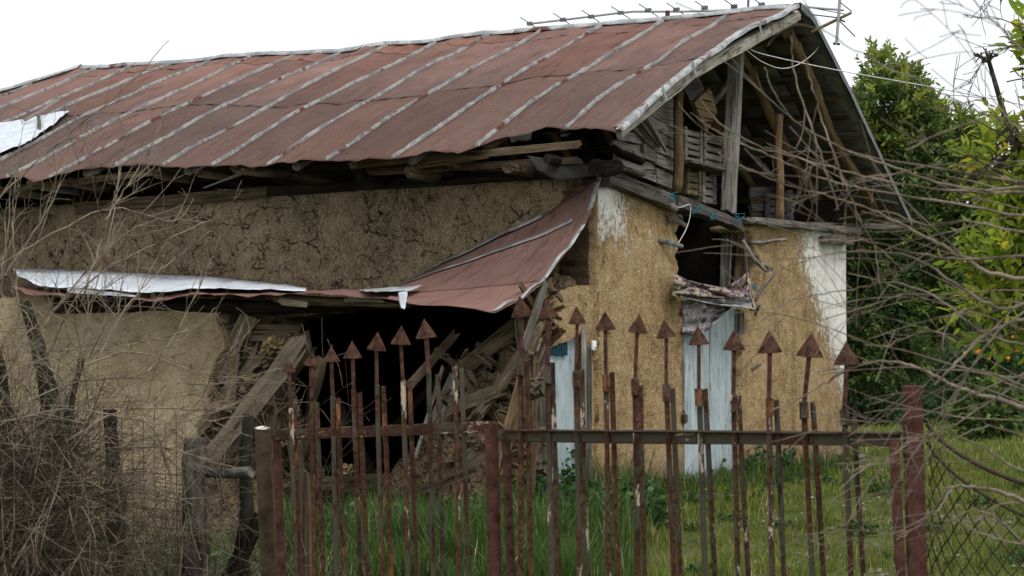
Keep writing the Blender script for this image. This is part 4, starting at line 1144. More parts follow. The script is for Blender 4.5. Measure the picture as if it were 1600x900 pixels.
# litter splinters on the heaps
pv = []
def splinters(n, px0, px1, py0, py1, x0, x1, seed):
    random.seed(seed)
    V, Fc = [], []
    for _ in range(n):
        c = LW(random.uniform(px0, px1), random.uniform(py0, py1), random.uniform(x0, x1))
        d = A([random.uniform(-1, 1), random.uniform(-1, 1), random.uniform(-.9, .9)]); d /= np.linalg.norm(d)
        e = np.cross(d, A([random.random(), random.random(), 1.])); e /= np.linalg.norm(e); g = np.cross(d, e)
        L, w_, t_ = random.uniform(.03, .14), random.uniform(.008, .035), random.uniform(.004, .014)
        o = len(V)
        for s1 in (-L, L):
            for a, b in ((-w_, -t_), (w_, -t_), (w_, t_), (-w_, t_)): V.append(c + d * s1 + e * a + g * b)
        Fc += [(o + i, o + (i + 1) % 4, o + 4 + (i + 1) % 4, o + 4 + i) for i in range(4)] + [(o, o + 3, o + 2, o + 1), (o + 4, o + 5, o + 6, o + 7)]
    return V, Fc
for (n, a, b, c_, d_, x0, x1, m, lb) in ((90, 690, 850, 540, 740, -1.9, -1.2, W_ROT, 'splinters and broken laths strewn over the rubble by the small door'),
                                     (40, 320, 470, 500, 700, -1.6, -1.4, W_ROT, 'splinters and straw sticking out of the broken ochre wall edge'),
                                     (91, 800, 905, 455, 530, -.3, -.0, W_LOG, 'broken laths and straw hanging above the small door')):
    if n == 91:
        random.seed(5); V, Fc = [], []
        V, Fc = splinters(40, 815, 870, 455, 530, -1.3, -.9, 5)
    else: V, Fc = splinters(n, a, b, c_, d_, x0, x1, n)
    tag(meshob('splinter_litter', V, Fc, m, None), lb, 'debris', kind='stuff')
random.seed(11)

# ------------------------------------------------------------------ the double gate
def gD(px): return 1 / (.125 + (px - 460) * (.1626 - .125) / 830)
def Q(px, py, dd=0.): return P(px, py, gD(px) + dd)
GL = empty('gate_leaf', Q(590, 900) - UZ * .3, 'left leaf of the rusty spear-topped iron gate, in front of the dark hole', 'gate', 'leaves of the double gate')
GR = empty('gate_leaf', Q(1100, 900) - UZ * .3, 'right leaf of the rusty spear-topped iron gate, in front of the blue doors', 'gate', 'leaves of the double gate')
def bar(name, a, b, parent, wpx, mat=M_RUST, dd=0., jit=.13, **k):
    """A rusty bar given by two picture points; it runs on below the frame to the ground."""
    if b[1] >= 899:
        k2 = 170 / (b[1] - a[1]); b = (b[0] + (b[0] - a[0]) * k2, b[1] + 170)
    wd = wpx / FPX * gD(a[0])
    return beam(name, Q(*a, dd), Q(a[0] * .0 + b[0], b[1], dd + gD(a[0]) - gD(b[0])), wd, wd, mat, parent, seg=18, jit=jit, split=.002, **k)
def spear(tip, joint, wpx, parent, hpx=None):
    tx, ty = tip; jx, jy = joint; hpx = hpx or wpx * .82
    st = bar('picket_stem', (tx + 1, ty + hpx * .8), (jx, jy + 6), parent, 5.8 if wpx < 38 else 7, M_HEAD, dd=-.012)
    D = gD(tx) - .012; s = D / FPX
    c = P(tx + 1, ty + hpx, D)
    wv, hv, th = wpx * s * .47, hpx * s, .011
    yaw = random.uniform(-.35, .35); rl = random.uniform(-.15, .15); wpx = wpx * random.uniform(.92, 1.05)
    ax = R0 * math.cos(yaw) + F0 * math.sin(yaw); ay = -R0 * math.sin(yaw) + F0 * math.cos(yaw)
    axr = ax * math.cos(rl) + UZ * math.sin(rl); azr = UZ * math.cos(rl) - ax * math.sin(rl)
    vs = []
    for u, v, t in ((-1, 0, 0), (0, -.04, -1.6), (1, 0, 0), (0, -.04, 1.6), (-.06, .93, -.5), (.06, .93, -.5), (.0, 1., 0), (0, .93, .6)):
        vs.append(c + axr * wv * u + azr * hv * v + ay * th * t)
    fs = [(0, 1, 4), (1, 5, 4), (1, 2, 5), (2, 3, 7), (2, 7, 5), (3, 0, 7), (0, 4, 7), (4, 5, 6), (5, 7, 6), (7, 4, 6), (0, 3, 2, 1)]
    h = meshob('spear_head', vs, fs, M_HEAD, None)
    h.parent = st; h.matrix_parent_inverse = (Matrix.Translation(parent.location) @ st.matrix_basis).inverted()
    md = h.modifiers.new('b', 'BEVEL'); md.width = .0025; md.segments = 2
units_l = [((450, 560), 26, (455, 640), (463, 900), (459, 638), (470, 900)), ((485, 548), 29, (488, 632), (492, 900), (495, 630), (505, 900)),
           ((517, 540), 31, (520, 622), (526, 900), (528, 622), (538, 900)), ((550, 532), 34, (553, 612), (563, 900), (562, 613), (574, 900)),
           ((587, 518), 36, (589, 603), (598, 900), (599, 604), (611, 900)), ((625, 508), 37, (630, 596), (638, 900), (640, 596), (651, 900)),
           ((665, 497), 38, (670, 582), (677, 900), (684, 585), (692, 900)), (None, 0, (711, 575), (718, 900), (721, 577), (733, 900))]
units_r = [((815, 461), 41, (813, 562), (814, 900), (823, 565), (829, 900)), ((856, 466), 38, (855, 576), (862, 900), (863, 566), (873, 900)),
           ((901, 478), 34, (900, 582), (906, 900), (909, 577), (917, 900)), ((945, 485), 37, (947, 588), (951, 900), (956, 582), (965, 900)),
           ((995, 490), 36, (992, 594), (997, 900), (1001, 602), (1007, 900)), ((1040, 498), 36, (1041, 603), (1053, 900), (1051, 607), (1063, 900)),
           ((1091, 508), 37, (1092, 610), (1102, 900), (1102, 608), (1117, 900)), ((1146, 514), 40, (1146, 620), (1153, 900), (1154, 618), (1169, 900)),
           ((1202, 515), 44, (1202, 625), (1206, 900), (1213, 625), (1225, 900)), ((1264, 518), 48, (1256, 630), (1269, 900), (1270, 628), (1287, 900)),
           ((1322, 532), 46, (1319, 641), (1330, 900), (1334, 652), (1349, 900))]
for par, us in ((GL, units_l), (GR, units_r)):
    for tip, wp, a1, b1, a2, b2 in us:
        k = 7.6 if par is GL else 8.6
        if tip: spear(tip, a1, wp, par)
        bar('picket', (a1[0], a1[1] - 2), b1, par, k, dd=-.02)
        bar('picket', a2, b2, par, k * .95, dd=-.004)
        if par is GR: beam('picket_joint', Q(a1[0], a1[1] - 2, -.035), Q(a1[0] + 1, a1[1] + 24, -.035), 13 / FPX * gD(a1[0]), .024, M_RUST, par, seg=3, jit=.15, split=.003)
beam('rail', Q(430, 680, .015), Q(768, 667, .015), .035, 17.5 / FPX * 7.7, M_RUST, GL, seg=24, jit=.05, split=0)
beam('rail', Q(785, 680, .015), Q(1402, 686, .015), .035, 21 / FPX * 6.7, M_RUST, GR, seg=40, jit=.05, split=0)
beam('rail_flange', Q(790, 672, .0), Q(1402, 677, .0), .05, .006, M_RUST, GR, seg=20, jit=.05, split=0)
bar('stile', (767, 661), (774, 900), GL, 21, M_POST, dd=.0, jit=.04)
bar('stile', (432, 676), (440, 900), GL, 13, M_POST, dd=.01, jit=.04)
bar('stile', (790, 677), (799, 900), GR, 14, M_HEAD, dd=.0, jit=.04)
bar('stile', (1397, 690), (1407, 900), GR, 15, M_POST, dd=-.02, jit=.03)
def post(a, b, wpx, mat, label, nm='gate_post'):
    e = empty(nm, Q(b[0], b[1] + 170) , label, 'post', 'posts of the double gate')
    bar('post_shaft', a, b, e, wpx, mat, dd=.05, jit=.03)
    D = gD(a[0]) + .05; wd = wpx / FPX * D
    beam('post_cap', P(a[0], a[1] + 1, D), P(a[0], a[1] - 2, D), wd * 1.06, wd * 1.06, mat, e, seg=1, split=0)
    return e
post((411, 674), (420, 900), 25, M_POSTB, 'brown rusted box post at the left end of the gate')
post((1425, 605), (1433, 900), 30, M_POST, 'dark red painted post at the right end of the gate, by the wire mesh')
lc = P(410, 669, gD(410) + .04)
o = lump('bird_dropping', lc, .018, m_plain('white lime spot', (.6, .58, .52)), None, sq=(1.6, 1.2, .4)); tag(o, 'white crust on top of the left gate post', 'crust')

# chain link to the right of the gate, coming towards the viewer
CF = empty('chain_link_fence', P(1445, 1000, 6.0), 'sagging rusty chain-link fence right of the gate', 'fence')
f0 = P(1448, 595, 6.0); f1 = P(1860, 595, 5.3)
f0[2] = f1[2] = 0
def FP(s, z): return f0 + (f1 - f0) * (s ** 1.35) + UZ * z
Lf = np.linalg.norm(f1 - f0); cell = .062
pth = []
topz = lambda s: .96 - .12 * s - .10 * math.sin(PI * min(1, s * 1.0))
for fam in (1, -1):
    n = int((Lf + 1.7) / cell)
    for k in range(n):
        pts = []
        for j in range(60):
            z = -.55 + j * cell * .5
            u = k * cell - (1.7 if fam > 0 else 0) + fam * (z + .55) * 1.0
            s = u / Lf
            if 0 <= s <= 1 and z < topz(s):
                wob = A([noise.noise(Vector((u * 2, z * 2, 0))), noise.noise(Vector((u * 2, z * 2, 5))), noise.noise(Vector((u * 2, z * 2, 9)))]) * .07
                zz = (.006 if j % 2 else -.006)
                pts.append(FP(s, z) + wob + F0 * zz * fam)
        if len(pts) > 2: pth.append((pts, [.0020] * len(pts)))
tubes('wire_mesh', pth, M_WIRE, CF, 4, 'stuff')
for z0, z1, r in ((.98, .78, .006), (.93, .66, .004)):
    s_ = [FP(t, z0 + (z1 - z0) * t - .05 * math.sin(PI * t)) for t in np.linspace(0, 1, 14)]
    tubes('tension_wire', [(s_, [r] * 14)], M_WIRE, CF, 5)

# ------------------------------------------------------------------ bare twigs
def grow(paths, p, d, L, r, depth, droop=.0, wig=.25, kids=(3, 5), minr=.0009, stepn=9, up=0.):
    d = A(d, dtype=float); d /= np.linalg.norm(d)
    pts = [A(p, dtype=float)]; rad = [r]
    st = L / stepn
    bend = A([random.gauss(0, 1) for _ in range(3)]) * wig * .35
    for i in range(stepn):
        d = d + bend * .3 + A([random.gauss(0, 1) for _ in range(3)]) * wig * .16 + UZ * (up - droop * (i / stepn))
        d /= np.linalg.norm(d)
        pts.append(pts[-1] + d * st); rad.append(max(minr, r * (1 - .72 * (i + 1) / stepn)))
    paths.append((pts, rad))
    if depth > 0:
        for _ in range(random.randint(*kids)):
            k = random.randint(2, stepn - 1)
            dd = A(pts[k]) - A(pts[k - 1]); dd /= np.linalg.norm(dd)
            s_ = np.cross(dd, A([random.gauss(0, 1) for _ in range(3)])); s_ /= (np.linalg.norm(s_) + 1e-6)
            a = random.uniform(.45, 1.0)
            grow(paths, pts[k], dd * math.cos(a) + s_ * math.sin(a), L * random.uniform(.35, .65), max(minr, rad[k] * .62), depth - 1, droop, wig, kids, minr, max(5, stepn - 2), up)

def shrub(px, D, n, hgt, spread, r, label, mat_s, mat_t, seed, base=None, lean=(0, 0), depth=2, kids=(3, 5), grp='bare thorny shrubs of the hedge on the left'):
    random.seed(seed)
    b = P(px, 595, D); b[2] = gz(b[0], b[1]) if base is None else base
    e = empty('bare_shrub', b, label, 'shrub', grp)
    for i in range(n):
        th = random.uniform(0, 2 * PI)
        dr = R0 * (math.cos(th) * spread + lean[0]) + F0 * math.sin(th) * spread * .6 + UZ * (1 + lean[1])
        ps = []
        grow(ps, b + R0 * random.uniform(-.15, .15), dr, hgt * random.uniform(.7, 1.15), r * random.uniform(.6, 1.2), depth, .06, .42, kids)
        tubes('stem', ps[:1], mat_s, e, 6)
        if len(ps) > 1: tubes('twigs', ps[1:], mat_t if i % 3 else M_TWIGD, e, 4, 'stuff')
    return e
shrub(-40, 9.0, 16, 1.5, .8, .009, 'dense bare shrub at the left edge of the photo', M_TWIGD, M_TWIGM, 21, depth=3)
shrub(60, 9.6, 15, 1.55, .8, .009, 'bare shrub tangled around the dark mossy trunk', M_TWIGD, M_TWIGM, 22, depth=3)
shrub(140, 10.2, 9, 1.35, .8, .0075, 'bare shrub between the dark trunk and the slim grey trunk', M_TWIGD, M_TWIG, 23, depth=3)
shrub(225, 9.8, 4, 1.15, .9, .0065, 'lower bare shrub in front of the ochre wall', M_TWIGD, M_TWIG, 24, depth=3)
shrub(345, 10.2, 4, .9, .8, .006, 'thin bare shrub right of the flaking stump', M_TWIGD, M_TWIG, 25)
# long single canes arching over the wall, read off the photograph
canes = [((-20, 330), (60, 250), (200, 130), (262, 62)) , ((165, 345), (200, 290), (235, 225), (262, 150)), ((10, 430), (60, 350), (130, 230), (150, 200)), ((125, 470), (150, 400), (172, 330), (193, 232)),
         ((100, 640), (130, 520), (160, 400), (178, 340), (190, 270)), ((0, 600), (45, 520), (50, 515), (0, 518)), ((-10, 420), (90, 360), (180, 325), (268, 345), (300, 312)), ((60, 520), (130, 430), (200, 360), (275, 335)),
         ((80, 548), (160, 545), (240, 530), (300, 515), (340, 480)), ((20, 640), (110, 600), (220, 590), (330, 600), (440, 575)), ((130, 570), (210, 550), (300, 580), (350, 592)), ((150, 560), (200, 480), (250, 420), (330, 360)),
         ((20, 700), (100, 620), (60, 560), (0, 530)), ((200, 620), (260, 540), (300, 470), (335, 400)), ((5, 480), (5, 420), (12, 360), (20, 240)), ((26, 480), (25, 400), (22, 330), (30, 225)),
         ((70, 560), (140, 440), (290, 360), (345, 342)), ((230, 760), (255, 700), (225, 650), (200, 600)), ((0, 660), (120, 640), (250, 660), (400, 650)), ((100, 690), (200, 640), (330, 640), (400, 615)),
         ((250, 690), (272, 760), (282, 800)), ((60, 900), (110, 820), (160, 770), (250, 760)), ((0, 870), (90, 855), (200, 870), (330, 893)), ((170, 700), (260, 700), (330, 720), (400, 740)), ((340, 735), (350, 780), (392, 845))]
for i, c in enumerate(canes):
    random.seed(100 + i)
    D = 8.6 + .12 * (i % 9)
    s_ = spline([P(a + random.uniform(-3, 3), b, D + .1 * k) for k, (a, b) in enumerate(c)], 7)
    s_ = s_ + np.array([[random.gauss(0, .0024) for _ in range(3)] for _ in s_])
    r0 = random.uniform(.0036, .0056)
    ps = [(s_, list(np.linspace(r0, .0016, len(s_))))]
    for _ in range(5):
        k = random.randint(2, len(s_) - 3); dd = s_[k + 1] - s_[k]
        grow(ps, s_[k], dd / np.linalg.norm(dd) + R0 * random.gauss(0, .5) + UZ * random.gauss(0, .4), random.uniform(.12, .4), .0026, 1, 0, .3, (1, 3))
    if i == 0: CN = empty('bramble_canes', P(60, 900, 9), 'long pale arching canes reaching over the ochre wall at the left', 'canes')
    o = tubes('cane', ps[:1], M_TWIG, CN, 5); tubes('side_twigs', ps[1:], M_TWIG, CN, 4)
    CN.children[-1]['kind'] = 'stuff'
# undergrowth thicket
random.seed(55)
ps = []
for _ in range(2600):
    px = random.gauss(30, 75) if random.random() < .72 else random.uniform(150, 390); D = random.uniform(8.6, 10.6)
    b = P(px, 595, D); b[2] = gz(b[0], b[1]) + random.uniform(0, 1.25 if px < 110 else .5)
    grow(ps, b, R0 * random.gauss(0, .8) + UZ * random.uniform(-.1, 1) + F0 * random.gauss(0, .3), random.uniform(.25, .7), random.uniform(.0018, .0045), 1, .05, .5, (2, 4))
tag(tubes('bramble_thicket', ps, M_TWIGD, None, 4), 'dense thicket of dry brambles at the foot of the hedge', 'thicket', kind='stuff')
random.seed(56)
ps = []
for _ in range(150):
    px = random.uniform(-60, 150) if random.random() < .75 else random.uniform(120, 330); D = random.uniform(8.2, 9.4)
    b = P(px, random.uniform(430 + max(0, px) * .6, 880), D)
    grow(ps, b, R0 * random.gauss(0, .8) + UZ * random.gauss(0, .8), random.uniform(.2, .6), random.uniform(.0014, .0026), 2, .02, .38, (2, 4))
tag(tubes('bramble_thicket', ps, M_TWIG, None, 4), 'pale dry bramble twigs woven through the hedge', 'thicket', kind='stuff')

# hedge trunks, stump and their rail
def trunk(name, pts, D, rpx, mat, label, cat, grp=None):
    random.seed(int(pts[0][0]))
    s_ = spline([P(a, b, D) for a, b in pts], 8)
    n = 16; V, Fc = [], []
    for i, c in enumerate(s_):
        t = i / (len(s_) - 1); r = (rpx[0] + (rpx[1] - rpx[0]) * t) / FPX * D
        for j in range(n):
            a = 2 * PI * j / n
            k = 1 + .30 * noise.noise(Vector((math.cos(a) * 1.6 + pts[0][0], math.sin(a) * 1.6, c[2] * 6))) + .10 * noise.noise(Vector((math.cos(a) * 5, math.sin(a) * 5, c[2] * 25)))
            V.append(c + (R0 * math.cos(a) + F0 * math.sin(a)) * r * k)
    for i in range(len(s_) - 1):
        for j in range(n):
            a, b = i * n + j, i * n + (j + 1) % n; Fc.append((a, b, b + n, a + n))
    Fc.append(tuple(range(n))[::-1]); Fc.append(tuple((len(s_) - 1) * n + j for j in range(n)))
    e = empty(name, P(pts[-1][0], pts[-1][1], D), label, cat, grp)
    # local X along the trunk so the bark runs with it
    o = meshob('trunk', [(v[2], v[0], v[1]) for v in V], Fc, mat, None, True)
    o.parent = e; o.matrix_basis = Matrix.Translation(-e.location) @ Matrix(((0, 1, 0, 0), (0, 0, 1, 0), (1, 0, 0, 0), (0, 0, 0, 1)))
    return e
trunk('hedge_tree', [(40, 470), (62, 560), (78, 640), (70, 740), (66, 820), (72, 1010)], 9.9, (8, 30), M_BARKD, 'thick dark mossy trunk near the left edge, wrapped in twigs', 'trunk')
trunk('hedge_tree', [(128, 560), (108, 640), (104, 700), (112, 800), (105, 1010)], 10.2, (5, 15), M_BARKD, 'thin dark trunk right beside the thick mossy one', 'trunk')
trunk('hedge_tree', [(172, 640), (176, 720), (182, 800), (176, 1000)], 10.0, (10, 17), M_BARKD, 'slim dark trunk cut off at mid height in front of the ochre wall', 'trunk')
trunk('tree_stump', [(306, 684), (303, 750), (305, 830), (303, 1000)], 9.6, (17, 22), M_BARK, 'flaking grey stump standing left of the gate', 'stump')
trunk('hedge_tree', [(-30, 470), (-5, 600), (0, 700), (-5, 1010)], 9.7, (10, 34), M_BARKD, 'dark trunk cut by the left edge of the photo', 'trunk')
tag(logm('hedge_rail', P(300, 742, 9.7), P(392, 738, 9.5), .016, .026, M_BARK, None, seg=14, crook=.03), 'short grey cut pole wedged level between the stump and the gate post', 'pole')
tag(logm('leaning_pole', P(388, 650, 9.9), P(376, 900, 9.9), .026, .04, M_BARKD, None, seg=12, crook=.03), 'dark crooked pole standing just left of the gate post', 'pole')
tag(logm('leaning_pole', P(408, 805, 9.7), P(355, 915, 9.7), .035, .04, W_DARK, None, seg=8, crook=.02), 'dark pole leaning against the foot of the left gate post', 'pole')
tag(beam('timber_post', P(476, 738, 9.3), P(480, 1010, 9.3), .085, .06, W_BROWN, None, seg=8), 'short weathered brown post behind the first pickets of the left gate leaf', 'post')
wf = []
for k in range(14):
    z = 740 + k * 14
    wf.append(([P(x, z + 3 * math.sin(x * .05), 10.3) for x in range(100, 290, 9)], [.0022] * len(range(100, 290, 9))))
for x in range(105, 290, 17): wf.append(([P(x, 640 + (x % 30), 10.3), P(x + 3, 950, 10.3)], [.0022] * 2))
tag(tubes('wire_fence', wf, M_WIRE, None, 4), 'rusty square wire netting strung between the hedge trunks', 'fence')

# big bare branches hanging in from the right
BR = empty('bare_tree', P(1900, 1000, 5.2), 'bare tree outside the right edge whose grey branches sweep in over the gate', 'tree')
tubes('trunk', [([P(1830, 1100, 5.4), P(1800, 800, 5.4), P(1790, 500, 5.3), P(1820, 150, 5.2)], [.09, .08, .06, .04])], M_TWIGR, BR, 10)
main = [
 (((1795, 640), (1640, 643), (1560, 625), (1510, 612), (1468, 592), (1442, 578), (1404, 565), (1359, 567), (1313, 584), (1257, 617), (1205, 640)), 5.0, 10, 1.6),
 (((1795, 760), (1640, 790), (1563, 768), (1529, 760), (1487, 760), (1470, 785), (1442, 815), (1400, 845)), 4.8, 9, 2.0),
 (((1487, 760), (1462, 800), (1430, 820), (1380, 842)), 4.82, 4, 1.2),
 (((1800, 440), (1640, 435), (1545, 428), (1499, 397), (1446, 369), (1392, 344), (1350, 323), (1296, 308), (1240, 292), (1165, 262), (1120, 240)), 5.0, 8.5, 1.6),
 (((1800, 330), (1620, 305), (1500, 292), (1400, 262), (1320, 232), (1250, 195), (1210, 150), (1195, 105)), 4.9, 5.5, 1.3),
 (((1800, 420), (1620, 402), (1517, 404), (1440, 400), (1360, 378), (1280, 372), (1200, 352)), 4.7, 6, 1.3),
 (((1800, 350), (1620, 340), (1500, 318), (1380, 300), (1290, 282), (1200, 245), (1130, 212), (1076, 176)), 5.2, 5.5, 1.6),
 (((1800, 300), (1640, 292), (1500, 300), (1400, 285), (1300, 262), (1200, 232), (1130, 195), (1090, 152)), 5.3, 5, 1.5),
 (((1800, 480), (1650, 470), (1560, 480), (1490, 440), (1430, 405), (1360, 392), (1290, 400)), 4.6, 7, 1.4),
 (((1800, 560), (1650, 545), (1540, 520), (1470, 470), (1400, 440), (1330, 452), (1240, 470), (1190, 500)), 5.1, 6, 1.2),
 (((1640, 460), (1560, 520), (1500, 600), (1440, 690), (1400, 760), (1390, 800)), 4.6, 4, 1.3),
 (((1680, 560), (1580, 592), (1500, 625), (1420, 655), (1340, 660), (1260, 640)), 4.7, 5, 1.3),
 (((1700, 540), (1620, 575), (1560, 620), (1480, 668), (1420, 690), (1385, 720), (1372, 745)), 4.9, 5, 1.3),
 (((1250, 62), (1262, 110), (1280, 170), (1300, 235), (1325, 300), (1345, 345)), 5.0, 1.6, 3.),
 (((1238, 60), (1245, 120), (1262, 180), (1285, 250), (1310, 330)), 5.0, 1.6, 3.),
 (((1650, 260), (1580, 200), (1480, 150), (1380, 100), (1300, 55), (1260, 10)), 3.6, 3.5, 1.2),
 (((1650, 120), (1590, 70), (1540, 20), (1500, -20)), 3.6, 5, 2.),
 (((1650, 240), (1570, 180), (1530, 110), (1500, 40)), 3.5, 3, 1.2),
 (((1680, 720), (1600, 735), (1540, 700), (1480, 672), (1440, 650)), 4.9, 5, 1.2),
 (((1700, 860), (1600, 852), (1530, 832), (1475, 800), (1450, 770)), 4.9, 4.5, 1.3),
 (((1700, 700), (1620, 690), (1545, 668), (1480, 692), (1445, 725)), 4.7, 4, 1.3),
 (((1680, 930), (1580, 830), (1520, 795), (1465, 832), (1440, 860)), 4.6, 4, 1.2),
 (((1700, 380), (1600, 365), (1520, 345), (1450, 352), (1380, 330), (1310, 345)), 5.0, 5, 1.2),
 (((1700, 510), (1600, 500), (1520, 530), (1450, 515), (1380, 540), (1330, 530)), 5.0, 5, 1.2),
 (((1460, 600), (1500, 560), (1540, 520), (1600, 500)), 4.6, 4, 3),
]
for i, (pp, D, ra, rb_) in enumerate(main):
    random.seed(300 + i)
    s_ = spline([P(a + random.uniform(-2, 2), b + random.uniform(-2, 2), D + .05 * math.sin(k + i)) for k, (a, b) in enumerate(pp)], 6)
    s_ = s_ + np.array([[random.gauss(0, .0016) for _ in range(3)] for _ in s_])
    k = D / FPX
    rr = [max(.0010, (ra + (rb_ - ra) * (j / (len(s_) - 1)) ** .75) * k * .52 * (1 + .30 * noise.noise(Vector((j * 2.7, i, 0))))) for j in range(len(s_))]
    tubes('branch', [(s_, rr)], M_TWIGR, BR, 8)
    tw = []
    for _ in range(4 if len(pp) > 5 else 3):
        j = random.randint(3, len(s_) - 2); dd = s_[j + 1] - s_[j]; dd /= np.linalg.norm(dd)
        grow(tw, s_[j], dd + UZ * random.gauss(-.05, .4) + R0 * random.gauss(-.2, .25), random.uniform(.10, .32), min(.0026, rr[j] * .5), 1, .03, .3, (1, 3), .0008)
    if tw: tubes('twigs', tw, M_TWIGR, BR, 5, 'stuff')
random.seed(77)
tw = []
for _ in range(9):                                                # fine canes fanning out across the gable corner
    y = random.uniform(250, 690); D = random.uniform(4.3, 5.6)
    pts = [P(1640, y, D)]
    x = 1640; yy = y; slope = random.uniform(-.35, .15); cur = random.uniform(-.0009, .0009)
    while x > random.uniform(1180, 1420):
        x -= 45; slope += cur * 45 + random.gauss(0, .03); yy += slope * 45 + random.gauss(0, 3)
        pts.append(P(x, yy, D))
    s_ = spline(pts, 4); r = random.uniform(.0016, .0028)
    tw.append((s_, list(np.linspace(r, .0011, len(s_)))))
    for _ in range(1):
        j = random.randint(2, len(s_) - 2); dd = s_[j + 1] - s_[j]; dd /= np.linalg.norm(dd)
        grow(tw, s_[j], dd + UZ * random.gauss(0, .3), random.uniform(.1, .3), r * .5, 1, .1, .2, (0, 2), .0009)
tubes('twigs', tw, M_TWIGR, BR, 5, 'stuff')
tw = []
for _ in range(7):                                                # dark fine twigs in the upper right corner
    grow(tw, P(1660, random.uniform(-20, 330), 7.5), -R0 * random.uniform(.6, 1) + UZ * random.uniform(-.2, .5), random.uniform(.25, .55), .0045, 2, .05, .25, (3, 5), .0013)
tag(tubes('fine_branches', tw, M_TWIGD, None, 5), 'dark fine twigs against the sky at the upper right edge', 'branches', kind='stuff')

# ------------------------------------------------------------------ leaves
def leaf_mesh(name, C_, Dr, Sz, mat, parent, vary, wid=.42, kind=None, fold=.18, curl=.25):
    """C_ base points, Dr directions, Sz lengths: one folded 6-point leaf each."""
    C_ = np.asarray(C_, float); Dr = np.asarray(Dr, float); Sz = np.asarray(Sz, float); n = len(C_)
    Dr = Dr / (np.linalg.norm(Dr, axis=1)[:, None] + 1e-9)
    rnd = np.random.normal(size=(n, 3)) * .8 + UZ * .5
    S = np.cross(Dr, rnd); S /= (np.linalg.norm(S, axis=1)[:, None] + 1e-9); N_ = np.cross(S, Dr)
    s = Sz[:, None]
    tmpl = [(0, 0, 0), (.35, .5, fold), (.35, 0, 0), (.35, -.5, fold), (.72, .36, fold - curl * .4), (.72, 0, -curl * .5), (.72, -.36, fold - curl * .4), (1., 0, -curl)]
    V = np.stack([C_ + Dr * s * a + S * s * (b * wid) + N_ * s * (c_ * wid) for a, b, c_ in tmpl], 1).reshape(-1, 3)
    fa = np.array([(0, 2, 1), (0, 3, 2), (1, 2, 5), (1, 5, 4), (2, 3, 6), (2, 6, 5), (4, 5, 7), (5, 6, 7)])
    Fc = (fa[None] + (np.arange(n) * 8)[:, None, None]).reshape(-1, 3)
    o = mesh_np(name, V, Fc, mat, parent, np.repeat(vary, 8), True)
    if kind: o['kind'] = kind
    return o
def crown(name, blobs, ntuft, per, lsz, mat, parent, seed, yellow=.05, ylfn=None, shell=.75, kind=None, wid=.42):
    """Leaf tufts spread through the outer volume of uneven blobs, thinned by noise so that gaps stay open."""
    rng = np.random.default_rng(seed); random.seed(seed)
    Cs, Ds, Ss, Vs, stems = [], [], [], [], []
    vol = np.array([b[1] ** 2 for b in blobs]); vol = vol / vol.sum()
    for _ in range(ntuft):
        i = rng.choice(len(blobs), p=vol); c, r, sq = blobs[i]
        d = rng.normal(size=3); d /= np.linalg.norm(d)
        rad = r * (shell + (1.06 - shell) * rng.random() ** .6) * (1 + .35 * noise.noise(Vector(d * 2.2 + i * 3)))
        p = A(c) + d * rad * A([1, 1, sq])
        if noise.noise(Vector(p) * 1.9) + .5 * noise.noise(Vector(p) * 4.7) < -.22: continue
        out = d * .8 + UZ * .55 + rng.normal(size=3) * .35; out /= np.linalg.norm(out)
        tl = lsz * rng.uniform(1.5, 3)
        stems.append(([p - out * tl * .5, p, p + out * tl], [.004, .003, .0015]))
        vbase = rng.random() * .55 + (.42 if ylfn and rng.random() < ylfn(p) else 0)
        for k in range(per):
            t = k / per; q = p + out * tl * t
            sd_ = rng.normal(size=3); sd_ -= out * (sd_ @ out); sd_ /= np.linalg.norm(sd_)
            Cs.append(q); Ds.append(sd_ * .9 + out * (.4 + .6 * t) + UZ * rng.uniform(-.35, .2)); Ss.append(lsz * rng.uniform(.65, 1.2))
            Vs.append(min(1, max(0, vbase + rng.random() * .35 + (.3 if rng.random() < yellow else 0))))
    leaf_mesh(name, Cs, Ds, Ss, mat, parent, Vs, wid, kind)
    return stems
def tree(name, base, label, blobs, ntuft, per, lsz, mat, seed, trunk_r=.12, grp=None, yellow=.04, ylfn=None, shell=.7, cat='tree', wid=.42):
    e = empty(name, base, label, cat, grp)
    ctr = np.mean([A(b[0]) for b in blobs], 0)
    random.seed(seed)
    top = ctr + UZ * .2
    s_ = spline([A(base) - UZ * .1, A(base) * .6 + ctr * .4 + A([.1, -.05, 0]), top], 6)
    tubes('trunk', [(s_, list(np.linspace(trunk_r, trunk_r * .45, len(s_))))], M_BARK, e, 10)
    ps = []
    for c, r, q in blobs:
        k = random.randint(len(s_) // 2, len(s_) - 2)
        t_ = spline([s_[k], (s_[k] + A(c)) / 2 + UZ * .1, A(c)], 5); ps.append((t_, list(np.linspace(trunk_r * .4, trunk_r * .12, len(t_)))))
        for _ in range(7): grow(ps, A(c), A([random.gauss(0, 1), random.gauss(0, 1), random.gauss(.3, .8)]), r * .9, trunk_r * .1, 1, 0, .2, (2, 3), .004)
    tubes('limbs', ps, M_BARK, e, 6)
    st = crown('crown', blobs, ntuft, per, lsz, mat, e, seed, yellow, ylfn, shell, wid=wid)
    tubes('leaf_stalks', st, M_TWIGD, e, 3, 'stuff')
    return e
